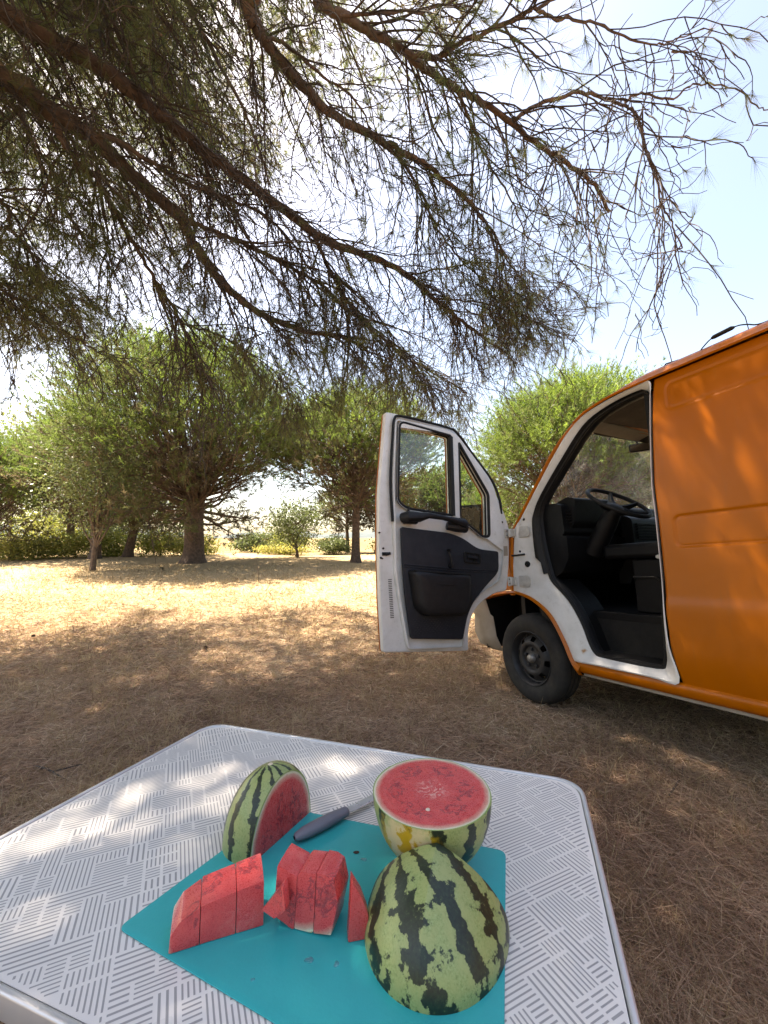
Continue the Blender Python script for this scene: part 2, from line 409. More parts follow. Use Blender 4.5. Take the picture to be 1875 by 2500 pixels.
class MB:
    def __init__(s, off=(0, 0, 0)):
        s.v = []; s.f = []; s.off = off
    def add(s, vs, fs):
        b = len(s.v)
        s.v += [(p[0] + s.off[0], p[1] + s.off[1], p[2] + s.off[2]) for p in vs]
        s.f += [tuple(i + b for i in f) for f in fs]
    def box(s, a, b):
        x0, y0, z0 = a; x1, y1, z1 = b
        vs = [(x0, y0, z0), (x1, y0, z0), (x1, y1, z0), (x0, y1, z0), (x0, y0, z1), (x1, y0, z1), (x1, y1, z1), (x0, y1, z1)]
        s.add(vs, [(3, 2, 1, 0), (4, 5, 6, 7), (0, 1, 5, 4), (1, 2, 6, 5), (2, 3, 7, 6), (3, 0, 4, 7)])
    def tube(s, pts, r, n=8, closed=False, caps=True):
        pts = [Vector(p) for p in pts]
        K = len(pts)
        rs = r if isinstance(r, (list, tuple)) else [r] * K
        vs = []; fs = []
        nrm = None
        for i, p in enumerate(pts):
            a = pts[(i - 1) % K] if (closed or i > 0) else pts[0]
            b = pts[(i + 1) % K] if (closed or i < K - 1) else pts[-1]
            t = (b - a)
            t = t.normalized() if t.length > 1e-9 else Vector((0, 0, 1))
            if nrm is None:
                nrm = t.orthogonal().normalized()
            else:
                nrm = (nrm - t * nrm.dot(t))
                nrm = nrm.normalized() if nrm.length > 1e-6 else t.orthogonal().normalized()
            bn = t.cross(nrm)
            for j in range(n):
                an = 2 * math.pi * j / n
                vs.append(p + (nrm * math.cos(an) + bn * math.sin(an)) * rs[i])
        R = K if closed else K - 1
        for i in range(R):
            for j in range(n):
                i2 = (i + 1) % K
                fs.append((i * n + j, i * n + (j + 1) % n, i2 * n + (j + 1) % n, i2 * n + j))
        if caps and not closed:
            fs.append(tuple(range(n - 1, -1, -1)))
            fs.append(tuple((K - 1) * n + j for j in range(n)))
        s.add(vs, fs)
    def lathe(s, prof, n=48, axis='y', cen=(0, 0, 0), skip=None, closed=False):
        """prof: list of (radius, along axis)"""
        vs = []; fs = []
        for (r, h) in prof:
            for j in range(n):
                a = 2 * math.pi * j / n
                c, d = math.cos(a) * r, math.sin(a) * r
                vs.append({'y': (cen[0] + c, cen[1] + h, cen[2] + d), 'z': (cen[0] + c, cen[1] + d, cen[2] + h), 'x': (cen[0] + h, cen[1] + c, cen[2] + d)}[axis])
        for i in range(len(prof) - (0 if closed else 1)):
            i2 = (i + 1) % len(prof)
            for j in range(n):
                if skip and skip(i, j): continue
                fs.append((i * n + j, i * n + (j + 1) % n, i2 * n + (j + 1) % n, i2 * n + j))
        s.add(vs, fs)
    def grid(s, P):
        P = np.asarray(P)
        a, b = P.shape[:2]
        idx = np.arange(a * b).reshape(a, b)
        f = np.stack([idx[:-1, :-1], idx[1:, :-1], idx[1:, 1:], idx[:-1, 1:]], -1).reshape(-1, 4)
        s.add(P.reshape(-1, 3).tolist(), f.tolist())
    def prism(s, poly, fn, d0, d1):
        """poly list of 2-D points mapped by fn(p, d)"""
        n = len(poly)
        vs = [fn(p, d0) for p in poly] + [fn(p, d1) for p in poly]
        fs = [tuple(range(n)), tuple(range(2 * n - 1, n - 1, -1))] + [(i, i + n, (i + 1) % n + n, (i + 1) % n) for i in range(n)]
        s.add(vs, fs)
    def build(s, name, m, parent=None, smooth=True, ang=35, bevel=0, subd=0):
        me = bpy.data.meshes.new(name)
        me.from_pydata([tuple(p) for p in s.v], [], s.f)
        bm = bmesh.new(); bm.from_mesh(me)
        bmesh.ops.recalc_face_normals(bm, faces=bm.faces)
        bm.to_mesh(me); bm.free()
        if smooth:
            me.polygons.foreach_set('use_smooth', np.ones(len(me.polygons), bool))
            me.set_sharp_from_angle(angle=RAD(ang))
        me.materials.append(m)
        o = bpy.data.objects.new(name, me)
        COL.objects.link(o)
        if parent: o.parent = parent
        if bevel:
            md = o.modifiers.new('bevel', 'BEVEL'); md.width = bevel; md.segments = 2; md.limit_method = 'ANGLE'
        if subd:
            md = o.modifiers.new('subdivision', 'SUBSURF'); md.levels = subd; md.render_levels = subd
        return o

def fillet(poly, r, seg=5):
    """round the corners of a closed polygon; r is one radius or one per corner"""
    out = []
    n = len(poly)
    for i in range(n):
        p = Vector(poly[i]); a = Vector(poly[i - 1]); b = Vector(poly[(i + 1) % n])
        rr = r[i] if isinstance(r, (list, tuple)) else r
        u = (a - p); v = (b - p)
        d = min(rr, u.length * 0.45, v.length * 0.45)
        if d < 1e-5:
            out.append(tuple(p)); continue
        q0 = p + u.normalized() * d; q1 = p + v.normalized() * d
        for k in range(seg + 1):
            t = k / seg
            out.append(tuple(q0 * (1 - t) ** 2 + p * 2 * t * (1 - t) + q1 * t * t))
    return out

def plate(name, loops, fn, y0, y1, m, parent, bevel=0.0):
    """flat plate with holes: loops are 2-D polygons, first the outline; fn maps (x, y, depth) into the parent's space"""
    cu = bpy.data.curves.new(name, 'CURVE')
    cu.dimensions = '2D'; cu.fill_mode = 'BOTH'
    half = abs(y1 - y0) / 2
    cu.extrude = max(half - bevel, 0.0); cu.bevel_depth = bevel; cu.bevel_resolution = 2
    cu.offset = -bevel
    for lp in loops:
        sp = cu.splines.new('POLY')
        sp.points.add(len(lp) - 1)
        for q, p in zip(sp.points, lp):
            q.co = (p[0], p[1], 0, 1)
        sp.use_cyclic_u = True
    tmp = bpy.data.objects.new(name + '_tmp', cu)
    me = bpy.data.meshes.new_from_object(tmp)
    bpy.data.objects.remove(tmp); bpy.data.curves.remove(cu)
    mid = (y0 + y1) / 2
    n = len(me.vertices)
    a = np.empty(n * 3, np.float32); me.vertices.foreach_get('co', a); a = a.reshape(-1, 3)
    out = np.array([fn(p[0], p[1], mid + p[2]) for p in a], np.float32)
    me.vertices.foreach_set('co', out.ravel())
    bm = bmesh.new(); bm.from_mesh(me)
    bmesh.ops.remove_doubles(bm, verts=bm.verts, dist=1e-5)
    bmesh.ops.recalc_face_normals(bm, faces=bm.faces)
    bm.to_mesh(me); bm.free()
    me.name = name
    me.materials.clear(); me.materials.append(m)
    me.polygons.foreach_set('use_smooth', np.ones(len(me.polygons), bool))
    me.set_sharp_from_angle(angle=RAD(40))
    o = bpy.data.objects.new(name, me)
    COL.objects.link(o); o.parent = parent
    return o

def catmull(P, sub, closed=False):
    P = np.asarray(P, float)
    n = len(P)
    out = []
    R = n if closed else n - 1
    for i in range(R):
        if closed:
            p0, p1, p2, p3 = P[(i - 1) % n], P[i], P[(i + 1) % n], P[(i + 2) % n]
        else:
            p1, p2 = P[i], P[i + 1]
            p0 = P[i - 1] if i > 0 else 2 * p1 - p2
            p3 = P[i + 2] if i + 2 < n else 2 * p2 - p1
        for k in range(sub):
            t = k / sub
            out.append(0.5 * (2 * p1 + (p2 - p0) * t + (2 * p0 - 5 * p1 + 4 * p2 - p3) * t * t + (3 * p1 - p0 - 3 * p2 + p3) * t ** 3))
    if not closed: out.append(P[-1])
    return np.array(out)

def nrm(a):
    return a / np.maximum(np.linalg.norm(a, axis=-1, keepdims=True), 1e-9)

def tubes_np(P, R, S=3):
    """P (N,K,3) polylines, R (N,K) radii -> verts, quads"""
    N, K, _ = P.shape
    T = np.gradient(P, axis=1); T = nrm(T)
    ref = np.where(np.abs(T[..., 2:3]) > 0.9, np.array([1.0, 0, 0]), np.array([0, 0, 1.0]))
    A = nrm(np.cross(T, ref)); B = np.cross(T, A)
    an = np.arange(S) * 2 * np.pi / S
    V = P[:, :, None, :] + R[:, :, None, None] * (A[:, :, None, :] * np.cos(an)[None, None, :, None] + B[:, :, None, :] * np.sin(an)[None, None, :, None])
    idx = np.arange(N * K * S).reshape(N, K, S)
    i2 = np.roll(idx, -1, axis=2)
    F = np.stack([idx[:, :-1], i2[:, :-1], i2[:, 1:], idx[:, 1:]], -1).reshape(-1, 4)
    return V.reshape(-1, 3), F

def needles_np(base, dirs, length, width, rng):
    """single thin triangles"""
    n = len(base)
    side = nrm(np.cross(dirs, rng.normal(size=(n, 3))))
    w = np.broadcast_to(np.asarray(width, float), (n,))[:, None] * 0.5
    L = np.broadcast_to(np.asarray(length, float), (n,))[:, None]
    V = np.stack([base - side * w, base + side * w, base + dirs * L], 1).reshape(-1, 3)
    F = np.arange(3 * n).reshape(-1, 3)
    return V, F

# ------------------------------------------------------------------ ground
TY = [-60, -6, 0, 0.76, 2.2, 3.3, 4.2, 5.2, 8, 11.5, 14, 18, 40, 100, 300, 1000, 3000]
TZ = [2.0, 0.40, 0.21, 0.185, 0.07, 0.0, 0.02, 0.09, 0.28, 0.46, 0.56, 0.64, 1.1, 2.3, 4.5, 11.0, 30.0]
def terr(x, y):
    x = np.asarray(x, float); y = np.asarray(y, float)
    w = np.clip((np.maximum(np.abs(x), y) - 4) / 8, 0, 1)
    b = 0.035 * np.sin(x * 0.9 + 1.3) * np.sin(y * 0.7 + 0.4) + 0.05 * np.sin(x * 0.31 + y * 0.23)
    return np.interp(y, TY, TZ) + w * b

def make_ground():
    def axis(n, lim):
        t = np.linspace(-1, 1, n)
        return np.sign(t) * (np.abs(t) * 14 + (np.abs(t) ** 6) * (lim - 14))
    xs = axis(260, 2600)
    ys = np.concatenate([np.linspace(-60, -4, 20), np.linspace(-3.6, 24, 220), 24 + np.geomspace(0.3, 2900, 70)])
    X, Y = np.meshgrid(xs, ys, indexing='ij')
    rng = np.random.default_rng(5)
    Z = terr(X, Y)
    near = (Y > -3.5) & (Y < 24) & (np.abs(X) < 16)
    Z = Z + near * rng.normal(0, 0.006, Z.shape)
    P = np.stack([X, Y, Z], -1)
    a, b = X.shape
    idx = np.arange(a * b).reshape(a, b)
    F = np.stack([idx[:-1, :-1], idx[1:, :-1], idx[1:, 1:], idx[:-1, 1:]], -1).reshape(-1, 4)
    o = mesh_np('ground', P.reshape(-1, 3), F, MT['ground'], smooth=True)
    put_props(o, 'dry straw coloured ground covered in brown pine needles', None, None, 'structure')
    # far hills
    t = np.linspace(-1, 1, 160)
    xs = t * 1500 - 200
    hgt = 22 + 10 * np.sin(xs * 0.006 + 0.6) + 7 * np.sin(xs * 0.017) + 3 * np.sin(xs * 0.05)
    rows = []
    for k, (dy, f) in enumerate([(0, 0), (40, 0.35), (90, 0.7), (150, 0.95), (220, 1.0), (400, 0.6)]):
        rows.append(np.stack([xs, np.full_like(xs, 880 + dy), terr(xs, np.full_like(xs, 880 + dy)) - 2 + hgt * f], -1))
    m = MB(); m.grid(np.array(rows))
    o = m.build('hills', MT['hill'])
    put_props(o, 'low hazy hills on the horizon', None, None, 'structure')
make_ground()

def make_grass():
    rng = np.random.default_rng(11)
    # thin straw blades, denser near the camera
    n = 150000
    d = np.exp(rng.uniform(np.log(0.75), np.log(13.0), n))
    x = d * rng.uniform(-1.05, 1.05, n)
    y = d.copy()
    e = rng.random(n) < 0.14
    x[e] = rng.uniform(-5.0, 3.0, e.sum()); y[e] = rng.uniform(-1.2, 4.5, e.sum()); d = np.where(e, 2.0, d)
    patch = np.sin(x * 2.3 + 1) * np.sin(y * 1.9) + 0.6 * np.sin(x * 5.1 + y * 3.7) + rng.normal(0, 0.6, n)
    keep = patch > -0.55
    x, y, d = x[keep], y[keep], d[keep]; n = len(x)
    z = terr(x, y)
    hgt = rng.gamma(3.0, 0.012, n) + 0.012
    hgt *= np.clip(0.6 + 0.06 * d, 0.6, 1.2)
    lean = rng.normal(size=(n, 3)) * 0.9; lean[:, 2] = np.abs(rng.normal(0.75, 0.4, n)) + 0.1
    dr = nrm(lean)
    base = np.stack([x, y, z - 0.004], -1)
    wid = np.clip(0.0011 * d, 0.0012, 0.009) * rng.uniform(0.7, 1.4, n)
    V, F = needles_np(base, dr, hgt * 1.6, wid * 1.6, rng)
    tint = np.repeat(np.clip(rng.normal(0.52, 0.24, n) + 0.10 * np.clip(patch[keep], -1, 1) + 0.02 * (d - 4), 0, 1), 3)
    o = mesh_np('dry_grass', V, F, MT['straw'], tint=tint)
    put_props(o, 'short dry straw grass over the clearing', None, None, 'stuff')
    # fallen needles and straw lying flat
    n = 240000
    d = np.exp(rng.uniform(np.log(0.7), np.log(8.0), n))
    x = d * rng.uniform(-1.1, 1.1, n); y = d.copy()
    e = rng.random(n) < 0.14          # also round the table, beside and behind the picture
    x[e] = rng.uniform(-4.5, 3.0, e.sum()); y[e] = rng.uniform(-1.2, 4.0, e.sum()); d = np.where(e, 2.0, d)
    z = terr(x, y) + rng.uniform(0.003, 0.016, n)
    a = rng.uniform(0, 2 * np.pi, n)
    dr = nrm(np.stack([np.cos(a), np.sin(a), rng.normal(0, 0.22, n)], -1))
    ln = rng.uniform(0.04, 0.13, n)
    wid = np.clip(0.0011 * d, 0.0013, 0.006)
    V, F = needles_np(np.stack([x, y, z], -1), dr, ln, wid * 1.5, rng)
    pat = np.sin(x * 1.7 + 0.5) * np.sin(y * 2.1 + 1.1) + 0.7 * np.sin(x * 4.3 - y * 3.1) + 0.5 * np.sin(x * 9.1 + y * 7.3)
    tint = np.repeat(np.clip(rng.beta(1.3, 1.6, n) + 0.15 * pat, 0, 1), 3)
    o = mesh_np('needle_litter', V, F, MT['litter'], tint=tint)
    put_props(o, 'brown fallen pine needles lying on the ground', None, None, 'stuff')
    # taller dry tufts
    n = 420
    d = np.exp(rng.uniform(np.log(1.6), np.log(13), n)); x = d * rng.uniform(-1.0, 1.0, n)
    V, F, T = [], [], []
    k = 16
    bx = np.repeat(x, k) + rng.normal(0, 0.03, n * k); by = np.repeat(d, k) + rng.normal(0, 0.03, n * k)
    dr = rng.normal(size=(n * k, 3)) * 0.35; dr[:, 2] = 1; dr = nrm(dr)
    hh = np.repeat(rng.uniform(0.05, 0.15, n), k) * rng.uniform(0.6, 1.2, n * k)
    V, F = needles_np(np.stack([bx, by, terr(bx, by)], -1), dr, hh, np.repeat(np.clip(0.0011 * d, 0.0015, 0.008), k), rng)
    o = mesh_np('grass_tufts', V, F, MT['straw'], tint=np.repeat(np.repeat(rng.uniform(0.35, 1, n), k), 3))
    put_props(o, 'taller pale tufts of dry grass', None, None, 'stuff')
make_grass()

# ------------------------------------------------------------------ background trees
def curve_pts(a, b, K, rng, sag=0.0, wob=0.05):
    t = np.linspace(0, 1, K)[:, None]
    P = a[None] * (1 - t) + b[None] * t
    L = np.linalg.norm(b - a)
    off = rng.normal(0, wob * L, 3)
    P = P + np.sin(t * np.pi) * off + np.sin(t * 2 * np.pi) * rng.normal(0, wob * L * 0.5, 3)
    P[:, 2] += np.sin(t[:, 0] * np.pi) * sag * L
    return P

def pine_tree(label, x, y, top, rx, bot, tr, nclump, nshoot_, seed, group, stems=1, cdx=0.0, cdy=0.0, lean=(0, 0), shoot=0.26, nn=22, needle=0.120, skirt=0.16, tint_mu=0.55, under=0.35, branch_from=0.3, mat='pine_leaf', bark='bark', name='pine_tree', wmul=1.5):
    rng = np.random.default_rng(seed)
    gz = float(terr(x, y)); nshoot = int(nshoot_ * 1.15)
    root = empty(name, (x, y, gz), label, 'tree', group)
    H = top - gz
    zb = bot - gz
    cc = np.array([cdx, cdy, (H + zb) / 2]); rz = (H - zb) / 2
    # stems
    tm = MB(); stem_lines = []
    fork = H * 0.20
    t_top = np.array([lean[0] * 0.6 + cdx * 0.7, lean[1], H * 0.82])
    if stems == 1:
        L = catmull(np.array([[0, 0, -0.1], [lean[0] * 0.15, lean[1] * 0.1, H * 0.15], [lean[0] * 0.4 + rng.normal(0, 0.05), lean[1] * 0.4, H * 0.4], [lean[0] * 0.6, lean[1] * 0.6, H * 0.6], t_top]), 6)
        r = tr * (1 - np.linspace(0, 1, len(L)) ** 1.2 * 0.8); r[:3] *= np.array([1.5, 1.25, 1.1])
        tm.tube(L, list(r), 12); stem_lines.append(L)
    else:
        L = catmull(np.array([[0, 0, -0.1], [0.02, 0, fork * 0.4], [0, 0, fork * 0.8], [0, 0, fork * 1.15]]), 5)
        r = tr * np.linspace(1.0, 0.82, len(L)); r[:4] *= np.array([1.5, 1.3, 1.15, 1.05])
        tm.tube(L, list(r), 14)
        for k in range(stems):
            a = 2 * math.pi * k / stems + rng.uniform(-0.4, 0.4)
            sp = rx * (0.12 if k == 0 else 0.42)
            e = np.array([math.cos(a) * sp, math.sin(a) * sp, H * rng.uniform(0.7, 0.85)])
            L2 = catmull(np.array([[0, 0, fork * 0.75], [math.cos(a) * 0.15 * tr / 0.3, math.sin(a) * 0.15, fork * 1.2], e * [0.45, 0.45, 0.5] + [0, 0, fork * 0.4], e]), 7)
            tm.tube(L2, list(tr * (0.62 if k == 0 else 0.5) * (1 - np.linspace(0, 1, len(L2)) * 0.85)), 10); stem_lines.append(L2)
    tm.build('trunk', MT[bark], root)
    # clump centres on and in the crown
    C = []
    nf = int(nclump * 0.6)
    for i in range(nf):
        zf = 1 - 1.18 * (i + 0.5) / nf
        a = i * 2.39996 + seed
        q = math.sqrt(max(1 - zf * zf, 0))
        C.append(cc + np.array([q * math.cos(a), q * math.sin(a), zf]) * np.array([rx, rx, rz]) * rng.uniform(0.86, 1.02))
    while len(C) < nclump:
        d = nrm(rng.normal(size=3))
        if d[2] < -0.35 and rng.random() > under * 0.4: continue
        if d[2] < 0.1 and rng.random() > under + 0.1: continue
        f = rng.uniform(0.62, 1.0) ** 0.6
        C.append(cc + d * np.array([rx, rx, rz]) * f * (1 + rng.normal(0, 0.05)))
    for k in range(int(nclump * skirt)):      # drooping skirt of sparse twiggy foliage
        a = rng.uniform(0, 2 * math.pi); q = rng.uniform(0.45, 1.0)
        C[rng.integers(nf, nclump)] = cc + np.array([math.cos(a) * rx * q, math.sin(a) * rx * q, -rz * rng.uniform(0.35, 0.95) * (1.15 - 0.3 * q)])
    C = np.array(C)
    allstem = np.concatenate(stem_lines)
    # branches
    K = 9
    P = np.zeros((nclump, K, 3)); R = np.zeros((nclump, K))
    for i, c in enumerate(C):
        h0 = H * branch_from
        hz = h0 * rng.uniform(0.85, 1.25) + max(c[2] - h0, 0) * rng.uniform(0.15, 0.45) - 0.1 * np.hypot(*(c[:2] - cc[:2])); hz = max(hz, h0 * 0.8)
        j = np.argmin(np.abs(allstem[:, 2] - hz) + rng.uniform(0, 0.4, len(allstem)))
        P[i] = curve_pts(allstem[j], c, K, rng, rng.uniform(-0.08, 0.06), 0.05)
        r0 = tr * rng.uniform(0.08, 0.20)
        R[i] = r0 * (1 - np.linspace(0, 1, K) * 0.85)
    V1, F1 = tubes_np(P, R, 5)
    # side twigs
    ns = nclump * 10
    bi = rng.integers(0, nclump, ns); bk = rng.integers(3, K, ns)
    s0 = P[bi, bk]; tdir = nrm(P[bi, bk] - P[bi, bk - 2])
    e = s0 + (tdir * 0.5 + rng.normal(0, 0.55, (ns, 3)) + np.array([0, 0, 0.12])) * rng.uniform(0.3, 0.9, ns)[:, None] * min(1.0, rx / 2.5)
    tt = np.linspace(0, 1, 5)[None, :, None]
    Q = s0[:, None] * (1 - tt) + e[:, None] * tt + rng.normal(0, 0.03, (ns, 5, 3)) * tt
    V2, F2 = tubes_np(Q, np.linspace(0.016, 0.006, 5)[None].repeat(ns, 0) * min(1.5, y / 12), 3)
    mesh_np('branches', np.concatenate([V1, V2]), np.concatenate([F1, F2 + len(V1)]), MT[bark], root, smooth=True)
    # shoots
    sh_c = np.repeat(C, nshoot, 0)
    N = len(sh_c)
    sr = min(0.50, rx * 0.165)
    pos = sh_c + rng.normal(0, 1, (N, 3)) * np.array([sr, sr, sr * 0.55])
    thin = rng.random(N) < np.where(sh_c[:, 2] < cc[2] - 0.25 * rz, 0.5, 1.0)
    q = int(ns)
    pos = np.concatenate([pos[thin], e]); N = len(pos)
    out = nrm((pos - cc) / np.array([rx, rx, rz]))
    sd = nrm(out * 0.75 + np.array([0, 0, 0.60]) + rng.normal(0, 0.36, (N, 3)))
    sl = shoot * rng.uniform(0.6, 1.2, N)
    base = np.repeat(pos, nn, 0); sdn = np.repeat(sd, nn, 0); sln = np.repeat(sl, nn)
    t = rng.uniform(0, 1, N * nn)
    b = base + sdn * (sln * t)[:, None]
    rad = rng.normal(size=(N * nn, 3)); rad = nrm(rad - sdn * (rad * sdn).sum(1, keepdims=True))
    dr = nrm(sdn * 0.7 + rad * rng.uniform(0.3, 1.0, N * nn)[:, None])
    w = 0.0115 * (y / 14) * wmul
    V, F = needles_np(b, dr, needle * rng.uniform(0.7, 1.2, N * nn), w * rng.uniform(0.7, 1.4, N * nn), rng)
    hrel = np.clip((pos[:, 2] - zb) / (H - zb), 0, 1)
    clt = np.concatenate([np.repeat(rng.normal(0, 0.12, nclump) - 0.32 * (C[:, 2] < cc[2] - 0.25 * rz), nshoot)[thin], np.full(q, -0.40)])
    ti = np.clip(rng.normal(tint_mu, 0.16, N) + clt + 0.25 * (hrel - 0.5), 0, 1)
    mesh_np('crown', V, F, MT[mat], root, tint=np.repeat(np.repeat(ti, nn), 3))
    return root

def leafy(label, name, cat, x, y, height, rx, bot, seed, group=None, nclump=40, per=90, leaf=0.06, mat='oak_leaf', trunk=0.06, lean=(0, 0), tint_mu=0.5, cdx=0.0, rz=None):
    rng = np.random.default_rng(seed)
    gz = float(terr(x, y))
    root = empty(name, (x, y, gz), label, cat, group)
    H = height; zb = bot
    cc = np.array([cdx, 0, (H + zb) / 2]); rz = (H - zb) / 2
    C = nrm(rng.normal(size=(nclump, 3))) * np.array([rx, rx, rz]) * (rng.uniform(0.25, 1.0, (nclump, 1)) ** 0.45) * 0.9 + cc
    C[:, 2] = np.maximum(C[:, 2], 0.08)
    tm = MB()
    L = catmull(np.array([[0, 0, -0.06], [lean[0] * 0.3, 0, zb * 0.5 + 0.03], [lean[0] * 0.7, 0, zb + 0.05], [cdx, 0, zb + (H - zb) * 0.55]]), 6)
    tm.tube(L, list(trunk * (1 - np.linspace(0, 1, len(L)) * 0.7)), 9)
    for c in C[: min(nclump, 26)]:
        j = rng.integers(len(L) // 3, len(L))
        tm.tube(curve_pts(L[j], c, 6, rng, 0.05, 0.06), [trunk * 0.3, trunk * 0.26, trunk * 0.22, trunk * 0.16, trunk * 0.12, trunk * 0.07], 5)
    tm.build('trunk' if cat == 'tree' else 'stem', MT['bark_grey'], root)
    N = nclump * per
    sr = max(rx, rz) * 0.26
    pos = np.repeat(C, per, 0) + rng.normal(0, 1, (N, 3)) * np.array([sr, sr, sr * 0.8]) * np.array([1, 1, min(1, rz / rx * 1.2)])
    pos[:, 2] = np.maximum(pos[:, 2], 0.02)
    a = nrm(rng.normal(size=(N, 3)) + np.array([0, 0, 0.3])); b = nrm(np.cross(a, rng.normal(size=(N, 3))))
    l = leaf * rng.uniform(0.6, 1.3, N)[:, None]
    V = np.stack([pos - a * l * 0.5, pos + b * l * 0.28, pos + a * l * 0.5, pos - b * l * 0.28], 1).reshape(-1, 3)
    F = np.arange(4 * N).reshape(-1, 4)
    ti = np.clip(np.repeat(rng.normal(tint_mu, 0.14, nclump), per) + rng.normal(0, 0.15, N), 0, 1)
    mesh_np('crown' if cat == 'tree' else 'foliage', V, F, MT[mat], root, tint=np.repeat(ti, 4))
    return root

GT = 'stone pines around the clearing'
pine_tree('biggest round stone pine with thick flared trunk forking low', -6.35, 14.0, 7.75, 3.45, 1.25, 0.335, 210, 46, 1, GT, stems=5, cdx=-0.25, branch_from=0.24, under=0.5, tint_mu=0.5)
pine_tree('single straight trunk pine standing just left of the open van door', -0.98, 14.6, 6.35, 2.5, 1.9, 0.165, 125, 36, 2, GT, branch_from=0.34, under=0.30, skirt=0.10, tint_mu=0.5)
pine_tree('bright dense pine rising behind the van windscreen', 5.9, 13.0, 6.05, 2.45, 1.7, 0.20, 165, 50, 3, GT, stems=2, branch_from=0.25, under=0.4, tint_mu=0.68, shoot=0.34, needle=0.11)
pine_tree('small round pine seen through the open door windows', 4.35, 24.0, 5.7, 1.9, 1.9, 0.16, 60, 34, 4, GT, branch_from=0.3, shoot=0.3, tint_mu=0.6)
pine_tree('low dark pine with bright cap at the left edge', -15.2, 16.0, 5.35, 2.3, 1.2, 0.2, 80, 40, 5, GT, branch_from=0.2, under=0.6, tint_mu=0.5)
pine_tree('pine with twin dark trunk behind the small oak', -11.0, 16.0, 5.9, 2.1, 1.9, 0.2, 75, 38, 6, GT, stems=2, branch_from=0.25, under=0.5, tint_mu=0.45)
pine_tree('leaning pine between the small oak and the biggest pine', -10.5, 17.2, 4.9, 1.9, 1.7, 0.2, 50, 34, 7, GT, lean=(0.9, 0), cdx=0.6, branch_from=0.25, under=0.5, tint_mu=0.4)
pine_tree('pale tall pine behind the small oak at left', -14.2, 19.0, 6.9, 2.2, 1.6, 0.18, 70, 36, 8, GT, branch_from=0.25, under=0.4, tint_mu=0.6)
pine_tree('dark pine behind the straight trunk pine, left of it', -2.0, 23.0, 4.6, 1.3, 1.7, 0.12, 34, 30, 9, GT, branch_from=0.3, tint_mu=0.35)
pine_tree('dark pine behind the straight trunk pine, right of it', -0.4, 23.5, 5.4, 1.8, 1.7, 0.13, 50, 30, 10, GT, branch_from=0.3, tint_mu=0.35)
pine_tree('far pine half hidden behind the door mirror', 2.2, 25.0, 5.2, 1.6, 1.5, 0.14, 44, 30, 12, GT, branch_from=0.3, tint_mu=0.45)
pine_tree('far pine behind the right side of the windscreen', 9.6, 17.0, 5.0, 2.1, 1.0, 0.18, 60, 34, 13, GT, branch_from=0.2, tint_mu=0.6)
pine_tree('far bushy pine between door and windscreen pillar', 5.2, 19.0, 3.6, 1.7, 0.8, 0.14, 48, 32, 14, GT, branch_from=0.2, tint_mu=0.55)

leafy('small slim oak with thin trunk and grey green leaves', 'oak_tree', 'tree', -7.95, 11.5, 4.1, 1.25, 1.05, 21, None, 60, 130, 0.075, 'oak_leaf', 0.085, (0.1, 0), 0.55, 0.15)
leafy('low round oak bush on a short stem before the pale field', 'oak_tree', 'tree', -3.7, 18.0, 2.45, 1.3, 0.45, 22, None, 50, 120, 0.10, 'oak_leaf', 0.08, (-0.1, 0), 0.6, -0.1)
leafy('tall airy tree rising behind the pine at the left edge', 'poplar_tree', 'tree', -22.3, 25.0, 8.9, 1.7, 3.0, 23, None, 34, 90, 0.17, 'bush_leaf', 0.12, (0, 0), 0.55)
GB = 'green shrubs along the edge of the clearing'
bush = [(-15.6, 17.2, 0.95, 1.0, 0.8), (-14.1, 16.9, 0.85, 0.9, 0.85), (-12.9, 17.6, 0.95, 0.9, 0.7), (-11.9, 18.2, 0.9, 0.9, 0.6), (-9.8, 18.4, 0.95, 0.8, 0.6), (-8.4, 18.4, 0.85, 0.9, 0.75),
        (-17.2, 17.5, 1.0, 1.0, 0.7), (-6.9, 22.5, 0.9, 0.8, 0.5), (-5.6, 24.0, 1.0, 0.9, 0.6), (-7.8, 26.0, 0.8, 1.0, 0.8), (-2.6, 21.5, 0.8, 0.7, 0.45), (0.9, 22.0, 0.9, 1.0, 0.6), (-4.9, 20.5, 0.45, 0.9, 0.9), (2.9, 20.5, 1.2, 1.1, 0.5), (-13.4, 20.5, 2.0, 1.1, 0.5), (-16.8, 21.0, 2.1, 1.2, 0.55)]
blab = ['yellow green bramble shrub nearest the left edge pine', 'pale bramble shrub beside the thin post', 'low bramble shrub left of the small oak trunk', 'dense bramble shrub right behind the small oak trunk', 'green shrub at the foot of the leaning pine', 'yellow shrub just left of the biggest pine trunk',
        'bramble shrub at the far left border', 'grey green shrub right of the biggest pine trunk', 'round shrub left of the low oak bush', 'pale shrub far behind the biggest pine', 'small shrub right of the low oak bush', 'dark shrub right behind the straight trunk pine', 'low grassy shrub in front of the pale field', 'shrub seen below the open door window', 'tall grey shrub behind the small oak', 'tall shrub behind the left edge pine']
for i, ((x, y, h, r, t), lb) in enumerate(zip(bush, blab)):
    leafy(lb, 'shrub', 'shrub', x, y, h * 1.1, r * 1.25, 0.0, 40 + i, GB, 34, 130, 0.085 * y / 17, 'bush_leaf' if t > 0.52 else 'oak_leaf', 0.02, (0, 0), t)
